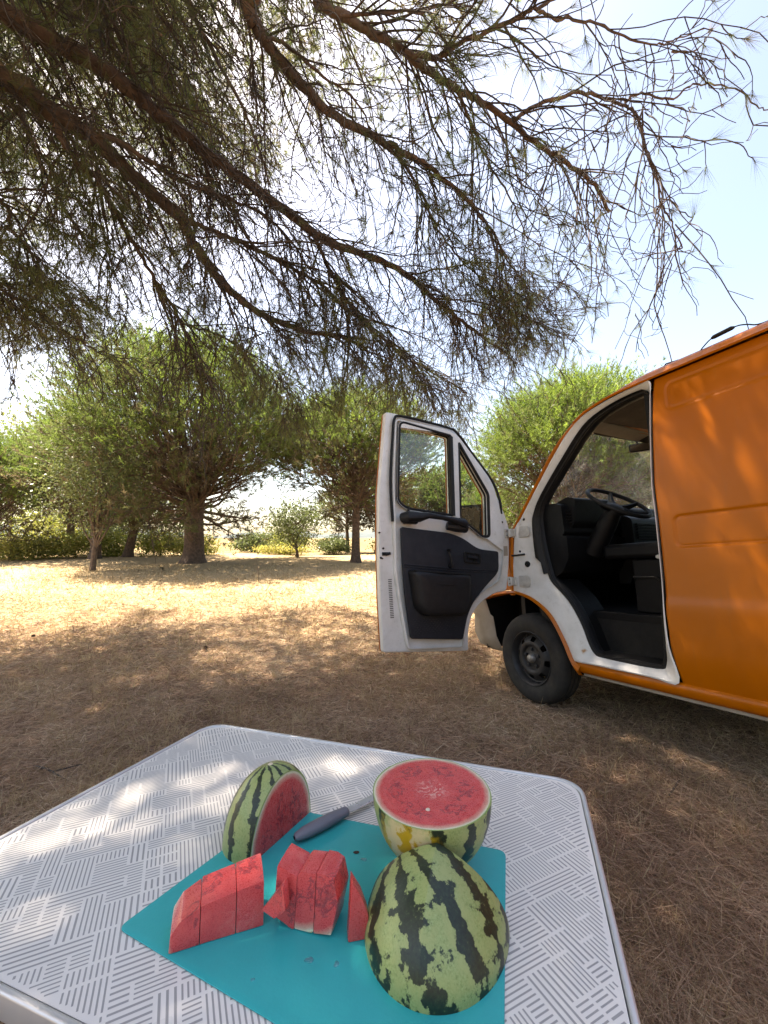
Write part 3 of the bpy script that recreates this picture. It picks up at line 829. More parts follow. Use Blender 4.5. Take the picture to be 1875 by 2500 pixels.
# a distant tree belt and an added unseen ring behind the camera, one mass
def tree_belt():
    rng = np.random.default_rng(77)
    N = 26000
    sec = rng.choice(3, N, p=[0.5, 0.2, 0.3])
    x = np.choose(sec, [rng.uniform(-46, -17, N), rng.uniform(0, 10, N), rng.uniform(8, 34, N)])
    y = 37 + rng.normal(0, 1.5, N)
    hmax = 4.6 + 1.6 * np.sin(x * 0.55) + 1.0 * np.sin(x * 1.7 + 2)
    M = 13000     # unseen trees added behind the camera to cut blue fill and reflections
    th = rng.uniform(math.pi * 0.93, math.pi * 2.12, M); rr = 17 + 2.5 * np.sin(th * 7) + rng.normal(0, 1.2, M)
    x = np.r_[x, rr * np.cos(th)]; y = np.r_[y, rr * np.sin(th)]; N += M
    hmax = np.r_[hmax, 4.6 + 1.4 * np.sin(th * 11) + 0.8 * np.sin(th * 23)]
    z = terr(x, y) + hmax * rng.uniform(0, 1, N) ** 0.8
    pos = np.stack([x, y, z], -1)
    a = nrm(rng.normal(size=(N, 3))); b = nrm(np.cross(a, rng.normal(size=(N, 3))))
    l = rng.uniform(0.15, 0.40, N)[:, None] * np.where(y < 30, 1.5, 1.0)[:, None]
    V = np.stack([pos - a * l * 0.5, pos + b * l * 0.3, pos + a * l * 0.5, pos - b * l * 0.3], 1).reshape(-1, 3)
    o = mesh_np('woods', V, np.arange(4 * N).reshape(-1, 4), MT['oak_leaf'], tint=np.repeat(np.clip(rng.normal(0.5, 0.25, N), 0, 1), 4))
    put_props(o, 'far belt of mixed trees beyond the clearing, plus unseen trees added behind the camera', None, None, 'stuff')
tree_belt()

# ------------------------------------------------------------------ the pine overhead
LIMBS = {
 'A':[[-2.477,2.457,4.662],[-2.23,2.643,4.673],[-1.988,2.802,4.648],[-1.686,3.006,4.516],[-1.333,3.209,4.354],[-0.9,3.423,4.156],[-0.559,3.577,3.989],[-0.098,3.734,3.904],[0.234,3.847,3.81],[0.493,3.951,3.648],[0.781,4.06,3.478],[1.062,4.159,3.327]],
 'B':[[-2.523,2.533,4.307],[-2.39,2.648,4.266],[-2.193,2.788,4.214],[-2.031,2.906,4.13],[-1.856,3.035,4.004],[-1.638,3.176,3.855],[-1.554,3.281,3.674],[-1.374,3.415,3.461],[-1.208,3.505,3.333],[-1.031,3.582,3.25],[-0.71,3.696,3.181],[-0.405,3.789,3.178],[-0.147,3.875,3.104]],
 'C':[[-0.478,2.632,5.0],[-0.296,2.711,4.989],[-0.05,2.809,4.973],[0.156,2.891,4.937],[0.346,2.971,4.88],[0.575,3.057,4.824],[0.842,3.145,4.789],[1.157,3.263,4.67],[1.475,3.368,4.572],[1.7,3.441,4.498],[1.879,3.504,4.41],[2.054,3.591,4.235]],
 'D':[[-0.96,2.349,4.764],[-0.888,2.443,4.706],[-0.809,2.557,4.612],[-0.692,2.658,4.538],[-0.532,2.769,4.458],[-0.404,2.848,4.4],[-0.052,3.004,4.355],[0.137,3.083,4.322],[0.349,3.167,4.285],[0.573,3.266,4.195],[0.728,3.335,4.118],[0.854,3.407,4.008]],
 'E':[[0.151,2.796,4.816],[0.351,2.777,4.752],[0.473,2.759,4.784],[0.712,2.72,4.867],[0.949,2.682,4.937],[1.067,2.663,4.976],[1.256,2.628,5.056]],
 'F':[[1.028,3.112,4.617],[1.236,3.108,4.747],[1.558,3.108,4.85],[1.755,3.115,4.816],[1.938,3.123,4.764],[2.039,3.132,4.682],[2.098,3.153,4.466],[2.212,3.178,4.208],[2.245,3.197,4.016],[2.331,3.215,3.838],[2.417,3.232,3.656]],
 'G':[[1.93,3.129,4.786],[2.055,3.104,4.839],[2.27,3.077,4.755],[2.377,3.05,4.829],[2.498,3.029,4.84],[2.761,2.994,4.749],[2.836,2.983,4.62],[2.951,2.968,4.529]],
 'H':[[-2.249,2.649,4.09],[-2.224,2.794,4.006],[-2.14,2.928,3.946],[-2.102,3.056,3.838],[-2.037,3.206,3.698],[-1.94,3.401,3.485],[-1.813,3.613,3.218],[-1.776,3.747,3.008],[-1.743,3.88,2.785],[-1.675,4.016,2.551]],
 'I':[[-2.004,2.653,4.042],[-1.872,2.777,4.083],[-1.62,3.015,4.056],[-1.373,3.187,4.064],[-1.125,3.335,4.074],[-0.872,3.515,3.961],[-0.643,3.729,3.716]],
 'J':[[-1.561,3.025,3.748],[-1.37,3.236,3.77],[-1.149,3.431,3.8],[-0.899,3.643,3.773],[-0.616,3.854,3.729],[-0.416,4.031,3.607],[-0.181,4.195,3.517],[0.002,4.32,3.43],[0.191,4.465,3.289],[0.481,4.68,3.054]],
 'K':[[-0.61,3.511,3.955],[-0.512,3.714,3.79],[-0.354,3.93,3.602],[-0.177,4.097,3.464],[0.098,4.3,3.308],[0.563,4.567,3.151],[0.971,4.785,2.996]],
 'L':[[-3.348,3.348,3.453],[-3.316,3.465,3.43],[-3.21,3.697,3.396],[-3.076,3.952,3.298],[-2.901,4.2,3.186],[-2.719,4.372,3.16]],
 'M':[[-2.021,2.534,4.98],[-1.985,2.625,4.989],[-1.928,2.803,4.965],[-1.834,3.028,4.89],[-1.736,3.188,4.819],[-1.559,3.378,4.741],[-1.404,3.564,4.606]],
 'N':[[-2.869,2.824,3.753],[-2.975,3.176,3.741],[-3.008,3.432,3.704],[-3.081,3.661,3.604],[-3.11,3.845,3.514]],
 'O':[[-2.935,2.96,4.638],[-2.88,3.078,4.623],[-2.9,3.359,4.413],[-2.828,3.665,4.136],[-2.688,3.866,3.96],[-2.556,4.137,3.621]],
 'P':[[-1.63,2.805,5.379],[-1.499,3.053,5.383],[-1.352,3.375,5.268],[-1.223,3.667,5.073],[-1.14,3.951,4.795]],
 'Q':[[1.13,2.819,5.195],[1.292,2.847,5.154],[1.555,2.882,5.185],[1.792,2.923,5.121],[2.101,2.968,5.094],[2.277,2.987,5.17],[2.527,3.012,5.292]],
 'R':[[2.234,2.979,5.056],[2.443,3.0,5.094],[2.591,3.012,5.292]],
 'S':[[0.573,3.047,4.812],[0.713,3.186,4.68],[0.904,3.361,4.49],[1.144,3.529,4.3],[1.345,3.705,4.047]],
 'T':[[-0.053,3.075,4.429],[0.215,3.303,4.36],[0.496,3.627,4.106],[0.757,3.834,3.938],[1.079,4.023,3.812]],
 'U':[[0.233,3.824,3.795],[0.591,3.912,3.929],[0.997,4.007,4.059],[1.399,4.104,4.083]],
 'V':[[0.491,3.936,3.639],[0.883,4.078,3.695],[1.253,4.212,3.686],[1.552,4.343,3.556]],
 'W':[[0.731,3.348,4.129],[0.95,3.507,4.013],[1.143,3.681,3.831],[1.38,3.832,3.69]],
 'X':[[-0.781,2.469,4.496],[-0.649,2.556,4.56],[-0.429,2.74,4.544],[-0.177,2.915,4.52],[-0.025,3.189,4.253]],
 'Y':[[-0.278,2.549,4.767],[0.063,2.618,4.886],[0.352,2.672,4.993],[0.624,2.719,5.188]],
 'Z':[[-1.839,3.664,3.245],[-1.532,4.01,3.253],[-1.218,4.361,3.111],[-0.928,4.694,2.866]],
}
# start radius, end radius, side branches per metre, foliage 0..1, bare twigs per metre
LSET = {
 'A': (0.056, 0.012, 13, 0.75, 5), 'B': (0.060, 0.012, 13, 0.8, 5), 'C': (0.036, 0.014, 14, 0.75, 5), 'D': (0.042, 0.011, 13, 0.75, 4),
 'E': (0.020, 0.010, 18, 0.95, 4), 'F': (0.016, 0.005, 5, 0.45, 2), 'G': (0.009, 0.004, 0, 0.0, 2), 'H': (0.026, 0.006, 13, 0.7, 9),
 'I': (0.020, 0.008, 11, 0.6, 4), 'J': (0.020, 0.007, 19, 1.0, 4), 'K': (0.018, 0.006, 20, 1.0, 3), 'L': (0.015, 0.006, 14, 0.8, 3),
 'M': (0.018, 0.006, 11, 0.7, 3), 'N': (0.017, 0.006, 14, 0.9, 3), 'O': (0.020, 0.006, 12, 0.8, 3), 'P': (0.024, 0.008, 12, 0.8, 3),
 'Q': (0.012, 0.004, 12, 1.0, 0), 'R': (0.007, 0.003, 8, 1.0, 0),
 'S': (0.013, 0.005, 16, 0.75, 3), 'T': (0.014, 0.005, 15, 0.85, 3), 'U': (0.010, 0.004, 18, 1.0, 2), 'V': (0.010, 0.004, 20, 1.0, 2), 'W': (0.012, 0.004, 18, 0.9, 3),
 'X': (0.014, 0.005, 14, 0.8, 3), 'Y': (0.012, 0.005, 14, 0.8, 3), 'Z': (0.010, 0.004, 15, 0.7, 5),
}
def overhead_pine():
    rng = np.random.default_rng(2024)
    tx, ty = -5.2, 1.2
    gz = float(terr(tx, ty))
    root = empty('foreground_pine', (tx, ty, gz), 'overhanging old pine whose bare twiggy limbs cover the sky', 'tree')
    O = np.array([tx, ty, gz])
    tm = MB()
    tl = catmull(np.array([[0, 0, -0.1], [0.05, 0.05, 1.0], [0.25, 0.1, 2.4], [0.45, 0.2, 3.8], [0.5, 0.3, 5.2], [0.45, 0.35, 7.0], [0.4, 0.4, 9.0]]), 6)
    tm.tube(tl, list(0.27 * (1 - np.linspace(0, 1, len(tl)) * 0.7)), 16)
    tm.build('trunk', MT['bark'], root)
    COARSE = 'CEFGQRSY'
    limbs = []     # (points, radii, side rate, foliage, bare rate)
    for k, P in LIMBS.items():
        P = np.array(P)
        r0, r1, rate, fol, bare = LSET[k]
        if k in 'ABDMOPNL':   # carry the limb back to the trunk outside the picture
            st = {'A': 4.5, 'B': 3.9, 'D': 5.0, 'M': 4.9, 'O': 4.4, 'P': 5.4, 'N': 3.4, 'L': 3.0}[k]
            s = np.array([tx + 0.45, ty + 0.2, gz + st * 0.92])
            mid = (s + P[0]) / 2 + np.array([0, 0, 0.12])
            P = np.concatenate([[s, mid], P])
            r0b = r0 * 1.25
        else:
            r0b = r0
        Q = catmull(P, 6)
        Q += rng.normal(0, 0.006, Q.shape)
        rr = np.linspace(r0b, r1, len(Q))
        m = MB(); m.tube([tuple(q - O) for q in Q], list(rr * (1 + 0.06 * np.sin(np.arange(len(Q)) * 1.3))), 12 if r0 > 0.03 else 7)
        m.build('limb', MT['bark'], root)
        limbs.append((Q, rr, rate * (0.62 if k in COARSE else 1.0), fol, bare, k in COARSE))
    # further limbs higher in the crown, forward of and above the seen ones
    st = (-4.8, 1.6, 7.6)
    hi = [(st, e) for e in ((-3.0, 7.3, 9.0), (-4.2, 7.4, 9.2), (-5.4, 7.4, 8.8), (-6.8, 7.3, 8.9), (-8.2, 7.0, 8.6), (-9.6, 6.6, 8.4), (-3.2, 6.2, 9.5), (-4.6, 6.2, 9.7),
                              (-6.0, 6.2, 9.4), (-7.6, 6.0, 9.0), (-3.4, 5.0, 9.6), (-5.0, 5.0, 9.8), (-6.6, 5.0, 9.2), (-2.4, 4.4, 9.2), (-8.8, 4.8, 8.6), (-2.4, 7.0, 8.6), (-3.8, 7.9, 8.4), (-5.2, 8.0, 8.2), (-7.4, 7.8, 8.2))]
    hi2 = [(st, e) for e in ((-1.6, 6.6, 9.0), (-1.6, 5.4, 9.4), (-0.8, 4.4, 8.8), (-0.4, 5.6, 8.6), (-1.6, 3.4, 8.8), (0.2, 3.4, 8.0), (0.2, 4.8, 8.0), (-0.3, 3.0, 9.6), (0.6, 2.4, 9.2), (-1.2, 2.6, 9.8), (0.9, 3.8, 9.6), (-0.2, 1.8, 9.4))]
    hi2 += [((-4.7, 1.5, 5.4), (-4.6, 4.6, 4.6)), ((-4.7, 1.5, 6.0), (-3.6, 5.2, 5.8)), ((-4.7, 1.5, 6.4), (-2.2, 4.2, 6.6))]
    out = [((-4.7, 1.4, 5.0), (-1.2, 1.2, 5.4)), ((-4.7, 1.4, 5.6), (-1.4, 0.2, 5.6)), ((-4.7, 1.4, 6.2), (-0.2, 1.8, 6.4)), ((-4.7, 1.4, 5.2), (-3.0, -1.2, 5.0)), ((-4.7, 1.4, 6.0), (-2.4, 2.0, 6.9)),
           ((-4.7, 1.4, 6.0), (-1.0, -0.8, 6.0)), ((-4.7, 1.4, 5.0), (-5.6, -1.4, 5.0)), ((-4.9, 1.2, 5.2), (-7.4, 2.4, 5.2)), ((-4.9, 1.2, 6.0), (-7.0, 0.2, 5.8)), ((-4.9, 1.2, 5.6), (-6.2, 3.6, 5.2)), ((-4.7, 1.4, 6.6), (0.8, 0.6, 6.6)), ((-4.7, 1.4, 4.7), (-2.4, 0.9, 4.6)), ((-4.7, 1.4, 4.7), (-2.9, 0.0, 4.8)),
           ((-5.0, 1.6, 4.8), (-6.8, 5.4, 4.6)), ((-5.0, 1.6, 5.2), (-5.6, 6.0, 4.7)), ((-5.0, 1.6, 5.4), (-4.7, 5.9, 4.9)), ((-5.0, 1.6, 5.0), (-8.2, 4.4, 4.8)), ((-5.2, 1.3, 5.6), (-8.4, 3.0, 5.2)), ((-5.0, 1.6, 6.0), (-6.2, 4.6, 5.8)), ((-5.2, 1.3, 5.2), (-8.0, 1.2, 5.0)), ((-4.7, 1.4, 5.6), (-3.6, 0.6, 6.2)), ((-4.7, 1.4, 5.6), (-2.2, 0.6, 5.9))]
    for lst, rate, fol in ((hi, 12, 1.0), (hi2, 7, 1.0), (out, 14, 1.0)):
        for a, b in lst:
            Q = curve_pts(np.array(a), np.array(b), 26, rng, 0.06, 0.05)
            rr = np.linspace(0.045, 0.008, len(Q))
            m = MB(); m.tube([tuple(q - O) for q in Q], list(rr), 7); m.build('limb', MT['bark'], root)
            limbs.append((Q, rr, -rate, fol, 0, False))
    # ---- side branches
    S2, R2, F2, HI2, CO2 = [], [], [], [], []
    B2 = []
    K = 10
    def walk(s, d, L, K, jit, droop):
        P = [s]; step = L / (K - 1)
        for i in range(K - 1):
            d = d + rng.normal(0, jit, 3) + np.array([0, 0, -droop])
            d = d / np.linalg.norm(d)
            P.append(P[-1] + d * step)
        return np.array(P)
    for Q, rr, rate, fol, bare, coarse in limbs:
        seg = np.linalg.norm(np.diff(Q, axis=0), axis=1); cum = np.r_[0, np.cumsum(seg)]; LL = cum[-1]
        high = rate < 0
        rate = abs(rate)
        s_from = LL * (0.16 if high else 0.03)
        cnt = rng.poisson((LL - s_from) * rate)
        for s in (rng.uniform(s_from, LL * 0.985, cnt) if not high else s_from + (LL - s_from) * rng.uniform(0, 1, cnt) ** 0.7):
            i = min(np.searchsorted(cum, s), len(Q) - 1)
            p = Q[i]; t = nrm(Q[min(i + 1, len(Q) - 1)] - Q[max(i - 1, 0)])
            side = nrm(np.cross(t, [0, 0, 1])) * rng.choice([-1, 1])
            f = s / LL
            L = (0.55 + 0.75 * (1 - f)) * rng.uniform(0.5, 1.15) if not high else rng.uniform(0.6, 1.35)
            d = nrm(t * rng.uniform(0.5, 1.1) + side * rng.uniform(0.25, 0.9) + np.array([0, 0, rng.uniform(-0.75, 0.20)]))
            S2.append(walk(p, d, L, K, 0.12, 0.05)); R2.append(np.linspace(min(0.0095, rr[i] * 0.65), 0.0034 if coarse else 0.003, K)); F2.append(fol); HI2.append(high); CO2.append(coarse)
        for s in rng.uniform(LL * 0.1, LL, rng.poisson(LL * bare)):
            i = min(np.searchsorted(cum, s), len(Q) - 1)
            d = nrm(nrm(Q[min(i + 1, len(Q) - 1)] - Q[max(i - 1, 0)]) * 0.5 + rng.normal(0, 0.5, 3) + np.array([0, 0, -0.7]))
            B2.append(walk(Q[i], d, rng.uniform(0.35, 0.95), K, 0.22, 0.05))
    # bare crooked twigs hanging at the right end of the crown
    hang_src = np.concatenate([np.array(LIMBS['C'])[7:], np.array(LIMBS['C'])[8:], np.array(LIMBS['F'])[2:9], np.array(LIMBS['F'])[4:]])
    for i in range(24):
        p = hang_src[rng.integers(len(hang_src))] + rng.normal(0, 0.04, 3)
        d = nrm(np.array([rng.normal(-0.15, 0.42), rng.normal(0.05, 0.45), -0.8]))
        B2.append(walk(p, d, rng.uniform(0.5, 1.35), K, 0.24, 0.10))
    low_src = np.concatenate([np.array(LIMBS['C'])[8:], np.array(LIMBS['F'])[5:10]])
    for i in range(15):
        p = low_src[rng.integers(len(low_src))] + rng.normal(0, 0.03, 3)
        d = nrm(np.array([rng.normal(-0.12, 0.28), rng.normal(0.05, 0.35), -0.9]))
        B2.append(walk(p, d, rng.uniform(1.1, 1.95), K, 0.20, 0.16))
    S2 = np.array(S2); R2 = np.array(R2); F2 = np.array(F2); HI2 = np.array(HI2); B2 = np.array(B2); CO2 = np.array(CO2)
    VV, FF = [], []; base = 0
    def push(P, R, S=3):
        nonlocal base
        V, F = tubes_np(P, R, S)
        VV.append(V); FF.append(F + base); base += len(V)
    push(S2, R2, 4)
    push(B2, np.linspace(0.0062, 0.0034, K)[None].repeat(len(B2), 0), 4)
    def spawn(P, per, lo, hi_, K2, jit, down, along):
        N, K1, _ = P.shape
        M = N * per
        pi = np.repeat(np.arange(N), per)
        ki = rng.integers(2, K1, M)
        s = P[pi, ki]; t = nrm(P[pi, ki] - P[pi, ki - 1])
        d = nrm(t * along + rng.normal(0, 0.55, (M, 3)) + np.array([0, 0, -down]))
        L = rng.uniform(lo, hi_, M)
        out = np.zeros((M, K2, 3)); out[:, 0] = s
        for k in range(1, K2):
            d = nrm(d + rng.normal(0, jit, (M, 3)) + np.array([0, 0, -down * 0.10]))
            out[:, k] = out[:, k - 1] + d * (L / (K2 - 1))[:, None]
        return out, pi, d
    lowm = ~HI2 & ~CO2
    T3, p3, d3 = spawn(S2[lowm], 9, 0.14, 0.48, 7, 0.22, 0.50, 0.75)
    f3 = F2[lowm][p3]
    push(T3, np.linspace(0.0038, 0.0021, 7)[None].repeat(len(T3), 0))
    TC, pC, dC = spawn(S2[CO2], 5, 0.15, 0.45, 7, 0.24, 0.25, 0.80)
    fC = F2[CO2][pC]
    push(TC, np.linspace(0.0044, 0.0026, 7)[None].repeat(len(TC), 0))
    TH, pH, dH = spawn(S2[HI2], 11, 0.18, 0.55, 5, 0.22, 0.2, 0.85)
    push(TH, np.linspace(0.0040, 0.0024, 5)[None].repeat(len(TH), 0))
    TB, pB, dB = spawn(B2, 4, 0.10, 0.42, 7, 0.34, 0.40, 0.6)
    push(TB, np.linspace(0.0036, 0.0024, 7)[None].repeat(len(TB), 0))
    sel = rng.random(len(T3)) < 0.6
    T4, p4, d4 = spawn(T3[sel], 2, 0.06, 0.22, 5, 0.26, 0.30, 0.7)
    f4 = f3[sel][p4]
    push(T4, np.linspace(0.0026, 0.0017, 5)[None].repeat(len(T4), 0))
    o = mesh_np('twigs', np.concatenate(VV) - O, np.concatenate(FF), MT['twig'], root, smooth=True)
    o['kind'] = 'stuff'
    # ---- needle tufts
    tips = np.concatenate([T3[:, -1], T4[:, -1], TC[:, -1], TC[:, -1], TH[:, -1], TH[:, 2]])
    dirs = np.concatenate([d3, d4, dC, dC, dH, dH])
    fol = np.concatenate([f3 * 0.95, f4 * 0.7, fC * 1.1, fC * 0.7, np.full(len(TH), 1.0), np.full(len(TH), 0.8)])
    wide = np.concatenate([np.full(len(T3) + len(T4), 0.0021), np.full(2 * len(TC), 0.0023), np.full(2 * len(TH), 0.0050)])
    # patchy foliage
    pt = np.sin(tips[:, 0] * 2.1 + 0.7) * np.sin(tips[:, 1] * 2.4 + 0.3) + 0.7 * np.sin(tips[:, 2] * 3.1 + tips[:, 0] * 1.3)
    keep = rng.random(len(tips)) < np.where(wide > 0.003, fol, np.clip(fol * (0.62 + 0.42 * pt), 0, 1))
    tips, dirs, wide, pt = tips[keep], dirs[keep], wide[keep], pt[keep]
    nn = 22
    N = len(tips)
    sd = np.repeat(nrm(dirs + np.array([0, 0, 0.12])), nn, 0)
    b = np.repeat(tips, nn, 0) - sd * rng.uniform(0, 0.05, N * nn)[:, None]
    rad = rng.normal(size=(N * nn, 3)); rad = nrm(rad - sd * (rad * sd).sum(1, keepdims=True))
    dr = nrm(sd * 0.85 + rad * rng.uniform(0.2, 0.8, N * nn)[:, None])
    V, F = needles_np(b, dr, rng.uniform(0.085, 0.145, N * nn) * np.where(np.repeat(wide, nn) == 0.0023, 1.35, 1.0), np.repeat(wide, nn), rng)
    ti = np.clip(rng.normal(0.5, 0.22, N) + 0.10 * pt, 0, 1)
    o = mesh_np('needles', V - O, F, MT['needle_near'], root, tint=np.repeat(np.repeat(ti, nn), 3))
    o['kind'] = 'stuff'
    print('pine: S2', len(S2), 'T3', len(T3), 'T4', len(T4), 'TH', len(TH), 'tufts', N)
overhead_pine()

# ------------------------------------------------------------------ the van
ZH = 0.352
HUB = Vector((1.1178, 3.3247, 0.3526))
HD = Vector((-0.43367, 0.898386, -0.069505)).normalized()
LF = Vector((0, 0, 1)).cross(HD).normalized()
UPV = HD.cross(LF)

FRAME = [  # outer and inner edge of the white door frame, van side plane, hub at (0, 0)
 ((-1.150, 1.772), (-1.115, 1.712)), ((-1.063, 1.778), (-1.062, 1.742)), ((-0.813, 1.755), (-0.86, 1.722)), ((-0.605, 1.692), (-0.68, 1.652)),
 ((-0.430, 1.535), (-0.468, 1.458)), ((-0.204, 1.289), (-0.25, 1.235)), ((-0.03, 1.09), (-0.187, 1.125)), ((0.04, 1.015), (-0.178, 1.03)),
 ((0.085, 0.76), (-0.196, 0.843)), ((0.11, 0.56), (-0.237, 0.655)), ((0.08, 0.496), (-0.265, 0.595)), ((-0.082, 0.45), (-0.335, 0.53)),
 ((-0.2, 0.395), (-0.40, 0.465)), ((-0.285, 0.31), (-0.455, 0.385)), ((-0.363, 0.195), (-0.505, 0.285)), ((-0.41, 0.11), (-0.540, 0.185)),
 ((-0.435, 0.058), (-0.575, 0.13)), ((-0.62, 0.058), (-0.64, 0.114)), ((-0.95, 0.058), (-0.975, 0.112)), ((-1.111, 0.060), (-1.023, 0.15)),
 ((-1.082, 0.243), (-1.036, 0.27)), ((-1.078, 0.42), (-1.046, 0.42)), ((-1.086, 0.62), (-1.070, 0.61)), ((-1.092, 0.98), (-1.080, 0.98)),
 ((-1.093, 1.17), (-1.081, 1.17)), ((-1.119, 1.465), (-1.105, 1.465)), ((-1.140, 1.66), (-1.122, 1.63))]

def camper_van():
    root = empty('camper_van', HUB - UPV * ZH, 'orange panel van in the shade with its driver door swung open', 'van')
    root.rotation_mode = 'QUATERNION'
    root.rotation_quaternion = Matrix((HD, LF, UPV)).transposed().to_quaternion()
    off = (0, 0, ZH)
    def B(): return MB(off)
    side = lambda x, z, d: (x, d, z + ZH)         # plate mapping: depth along y (outwards +)
    W = -1.93
    # ---- orange side panel with pressed rectangles
    xf_z = np.array([0.056, 0.243, 0.42, 0.62, 0.98, 1.17, 1.465, 1.66, 1.775]); xf_x = np.array([-1.111, -1.082, -1.078, -1.086, -1.092, -1.093, -1.119, -1.140, -1.150])
    zz = np.linspace(0.058, 1.778, 250)
    t = np.concatenate([np.linspace(0, 0.95, 136), np.linspace(0.95, 3.1, 60)[1:]])
    X = np.interp(zz, xf_z, xf_x)[None, :] - t[:, None]
    Zg = np.broadcast_to(zz[None, :], X.shape)
    def rrect(X, Z, x0, x1, z0, z1, r):
        cx, cz = (x0 + x1) / 2, (z0 + z1) / 2
        qx = np.abs(X - cx) - (x1 - x0) / 2 + r; qz = np.abs(Z - cz) - (z1 - z0) / 2 + r
        return np.hypot(np.maximum(qx, 0), np.maximum(qz, 0)) + np.minimum(np.maximum(qx, qz), 0) - r
    Y = np.zeros_like(X)
    for (x0, x1, z0, z1) in ((-2.9, -1.228, 1.572, 1.722), (-2.9, -1.188, 0.797, 0.962)):
        d = rrect(X, Zg, x0, x1, z0, z1, 0.03)
        Y += -0.0035 / (1 + np.exp(d / 0.0030)) + -0.0045 * np.exp(-(d / 0.0065) ** 2)
    Y += 0.010 / (1 + np.exp((Zg - 0.50) / 0.012)) - 0.008          # crease low on the side
    Y += -0.035 * np.clip((0.24 - Zg) / 0.24, 0, 1) ** 2
    Y += 0.0025 * np.sin(X * 2.1 + 0.5) * np.sin(Zg * 2.6)           # hand finished waviness
    Y += -0.05 * np.clip((Zg - 1.55) / 0.23, 0, 1) ** 2 * 0.4
    Y += -0.018 * np.clip(1 - t[:, None] / 0.02, 0, 1) ** 2
    Pg = np.stack([X, Y, Zg], -1)
    b = B(); b.grid(Pg); b.build('side_panel', MT['orange'], root, ang=60)
    # sill
    prof = [(-0.022, 0.062), (-0.012, 0.052), (-0.008, 0.03), (-0.012, 0.005), (-0.022, -0.012), (-0.045, -0.018), (-0.045, -0.034), (-0.05, -0.034)]
    xs = [-0.438, -0.6, -0.9, -1.2, -2.0, -3.0, -4.2]
    b = B(); b.grid([[(x - (0.02 if i == 0 and z < 0 else 0), y, z) for (y, z) in prof] for i, x in enumerate(xs)])
    b.build('sill', MT['orange'], root, ang=50)
    b = B(); b.box((-4.2, -0.062, -0.036), (-0.47, -0.040, -0.020)); b.build('sill_flange', MT['bumper'], root)
    # ---- roof
    gl = np.array([(-4.25, 1.782), (-1.397, 1.782), (-1.149, 1.782), (-0.95, 1.778), (-0.817, 1.762), (-0.70, 1.735), (-0.607, 1.695)])
    gl = np.concatenate([gl[:1], catmull(gl[1:], 5)])
    sec = [(0.004, -0.004), (0.010, 0.006), (0.004, 0.014), (-0.012, 0.022), (-0.020, 0.040), (-0.05, 0.065), (-0.11, 0.085), (-0.3, 0.105), (-0.96, 0.125)]
    rows = []
    for (x, z) in gl:
        k = np.clip((-0.60 - x) / 0.5, 0.12, 1)
        L = [(x, y, z + dz * (k if dz > 0.02 else 1)) for (y, dz) in sec]
        Rr = [(x, W - y, zz_) for (_, y, zz_) in L[::-1][1:]]
        rows.append(L + Rr)
    b = B(); b.grid(rows); b.build('roof', MT['orange'], root, ang=60)
    # front edge of roof, A pillar skin
    pil = catmull(np.array([(-0.66, 1.712), (-0.607, 1.688), (-0.42, 1.552), (-0.20, 1.308), (-0.03, 1.112), (0.05, 1.022), (0.078, 0.99)]), 5)
    for s_, nm in ((1, 'pillar_strip'), (-1, 'pillar_strip')):
        b = B(); b.tube([(x, -0.012 if s_ > 0 else W + 0.012, z + 0.006) for x, z in pil], 0.014, 8); b.build(nm, MT['orange'], root)
    b = B(); b.tube([(x, -0.012, z) for x, z in [(0.080, 1.0), (0.092, 0.92), (0.105, 0.75), (0.112, 0.62), (0.122, 0.52), (0.126, 0.48)]], [0.014, 0.015, 0.017, 0.018, 0.016, 0.022], 8)
    b.build('hinge_strip', MT['orange'], root)
    # ---- white door frame ring
    o_ = catmull(np.array([p[0] for p in FRAME]), 4, True); i_ = catmull(np.array([p[1] for p in FRAME]), 4, True)
    n = len(o_)
    c_in = i_.mean(0)
    rows = []
    for (f, y) in ((0.0, -0.004), (0.16, 0.0), (0.30, -0.010), (0.55, -0.018), (0.72, -0.034), (0.88, -0.040), (1.0, -0.058)):
        P = o_ * (1 - f) + i_ * f
        rows.append([(p[0], y, p[1]) for p in P] + [(P[0][0], y, P[0][1])])
    b = B(); b.grid(rows); b.build('door_frame', MT['white'], root, ang=50)
    b = B(); b.tube([(p[0], -0.050, p[1]) for p in i_], 0.0135, 8, closed=True); b.build('door_seal', MT['rubber'], root)
    rows = []
    for f, y in ((0.76, -0.036), (0.78, -0.018), (0.83, -0.012), (0.92, -0.018), (1.0, -0.040)):
        rows.append([tuple((o_[k] * (1 - (f if 2 < k < 34 else max(f, 0.93))) + i_[k] * (f if 2 < k < 34 else max(f, 0.93))).tolist()) for k in range(0, 37)])
        rows[-1] = [(p[0], y, p[1]) for p in rows[-1]]
    b = B(); b.grid(rows[:]); b.build('pillar_seal', MT['rubber'], root, ang=50)
    shr = lambda k: [(p + (c_in - p) / np.linalg.norm(c_in - p) * k) for p in i_]
    rows = []
    for k, y in ((0.0, -0.058), (0.003, -0.070), (0.010, -0.078), (0.012, -0.115), (0.006, -0.125)):
        P = shr(k)
        rows.append([(p[0], y, p[1]) for p in P] + [(P[0][0], y, P[0][1])])
    b = B(); b.grid(rows); b.build('door_jamb', MT['plastic'], root, ang=50)
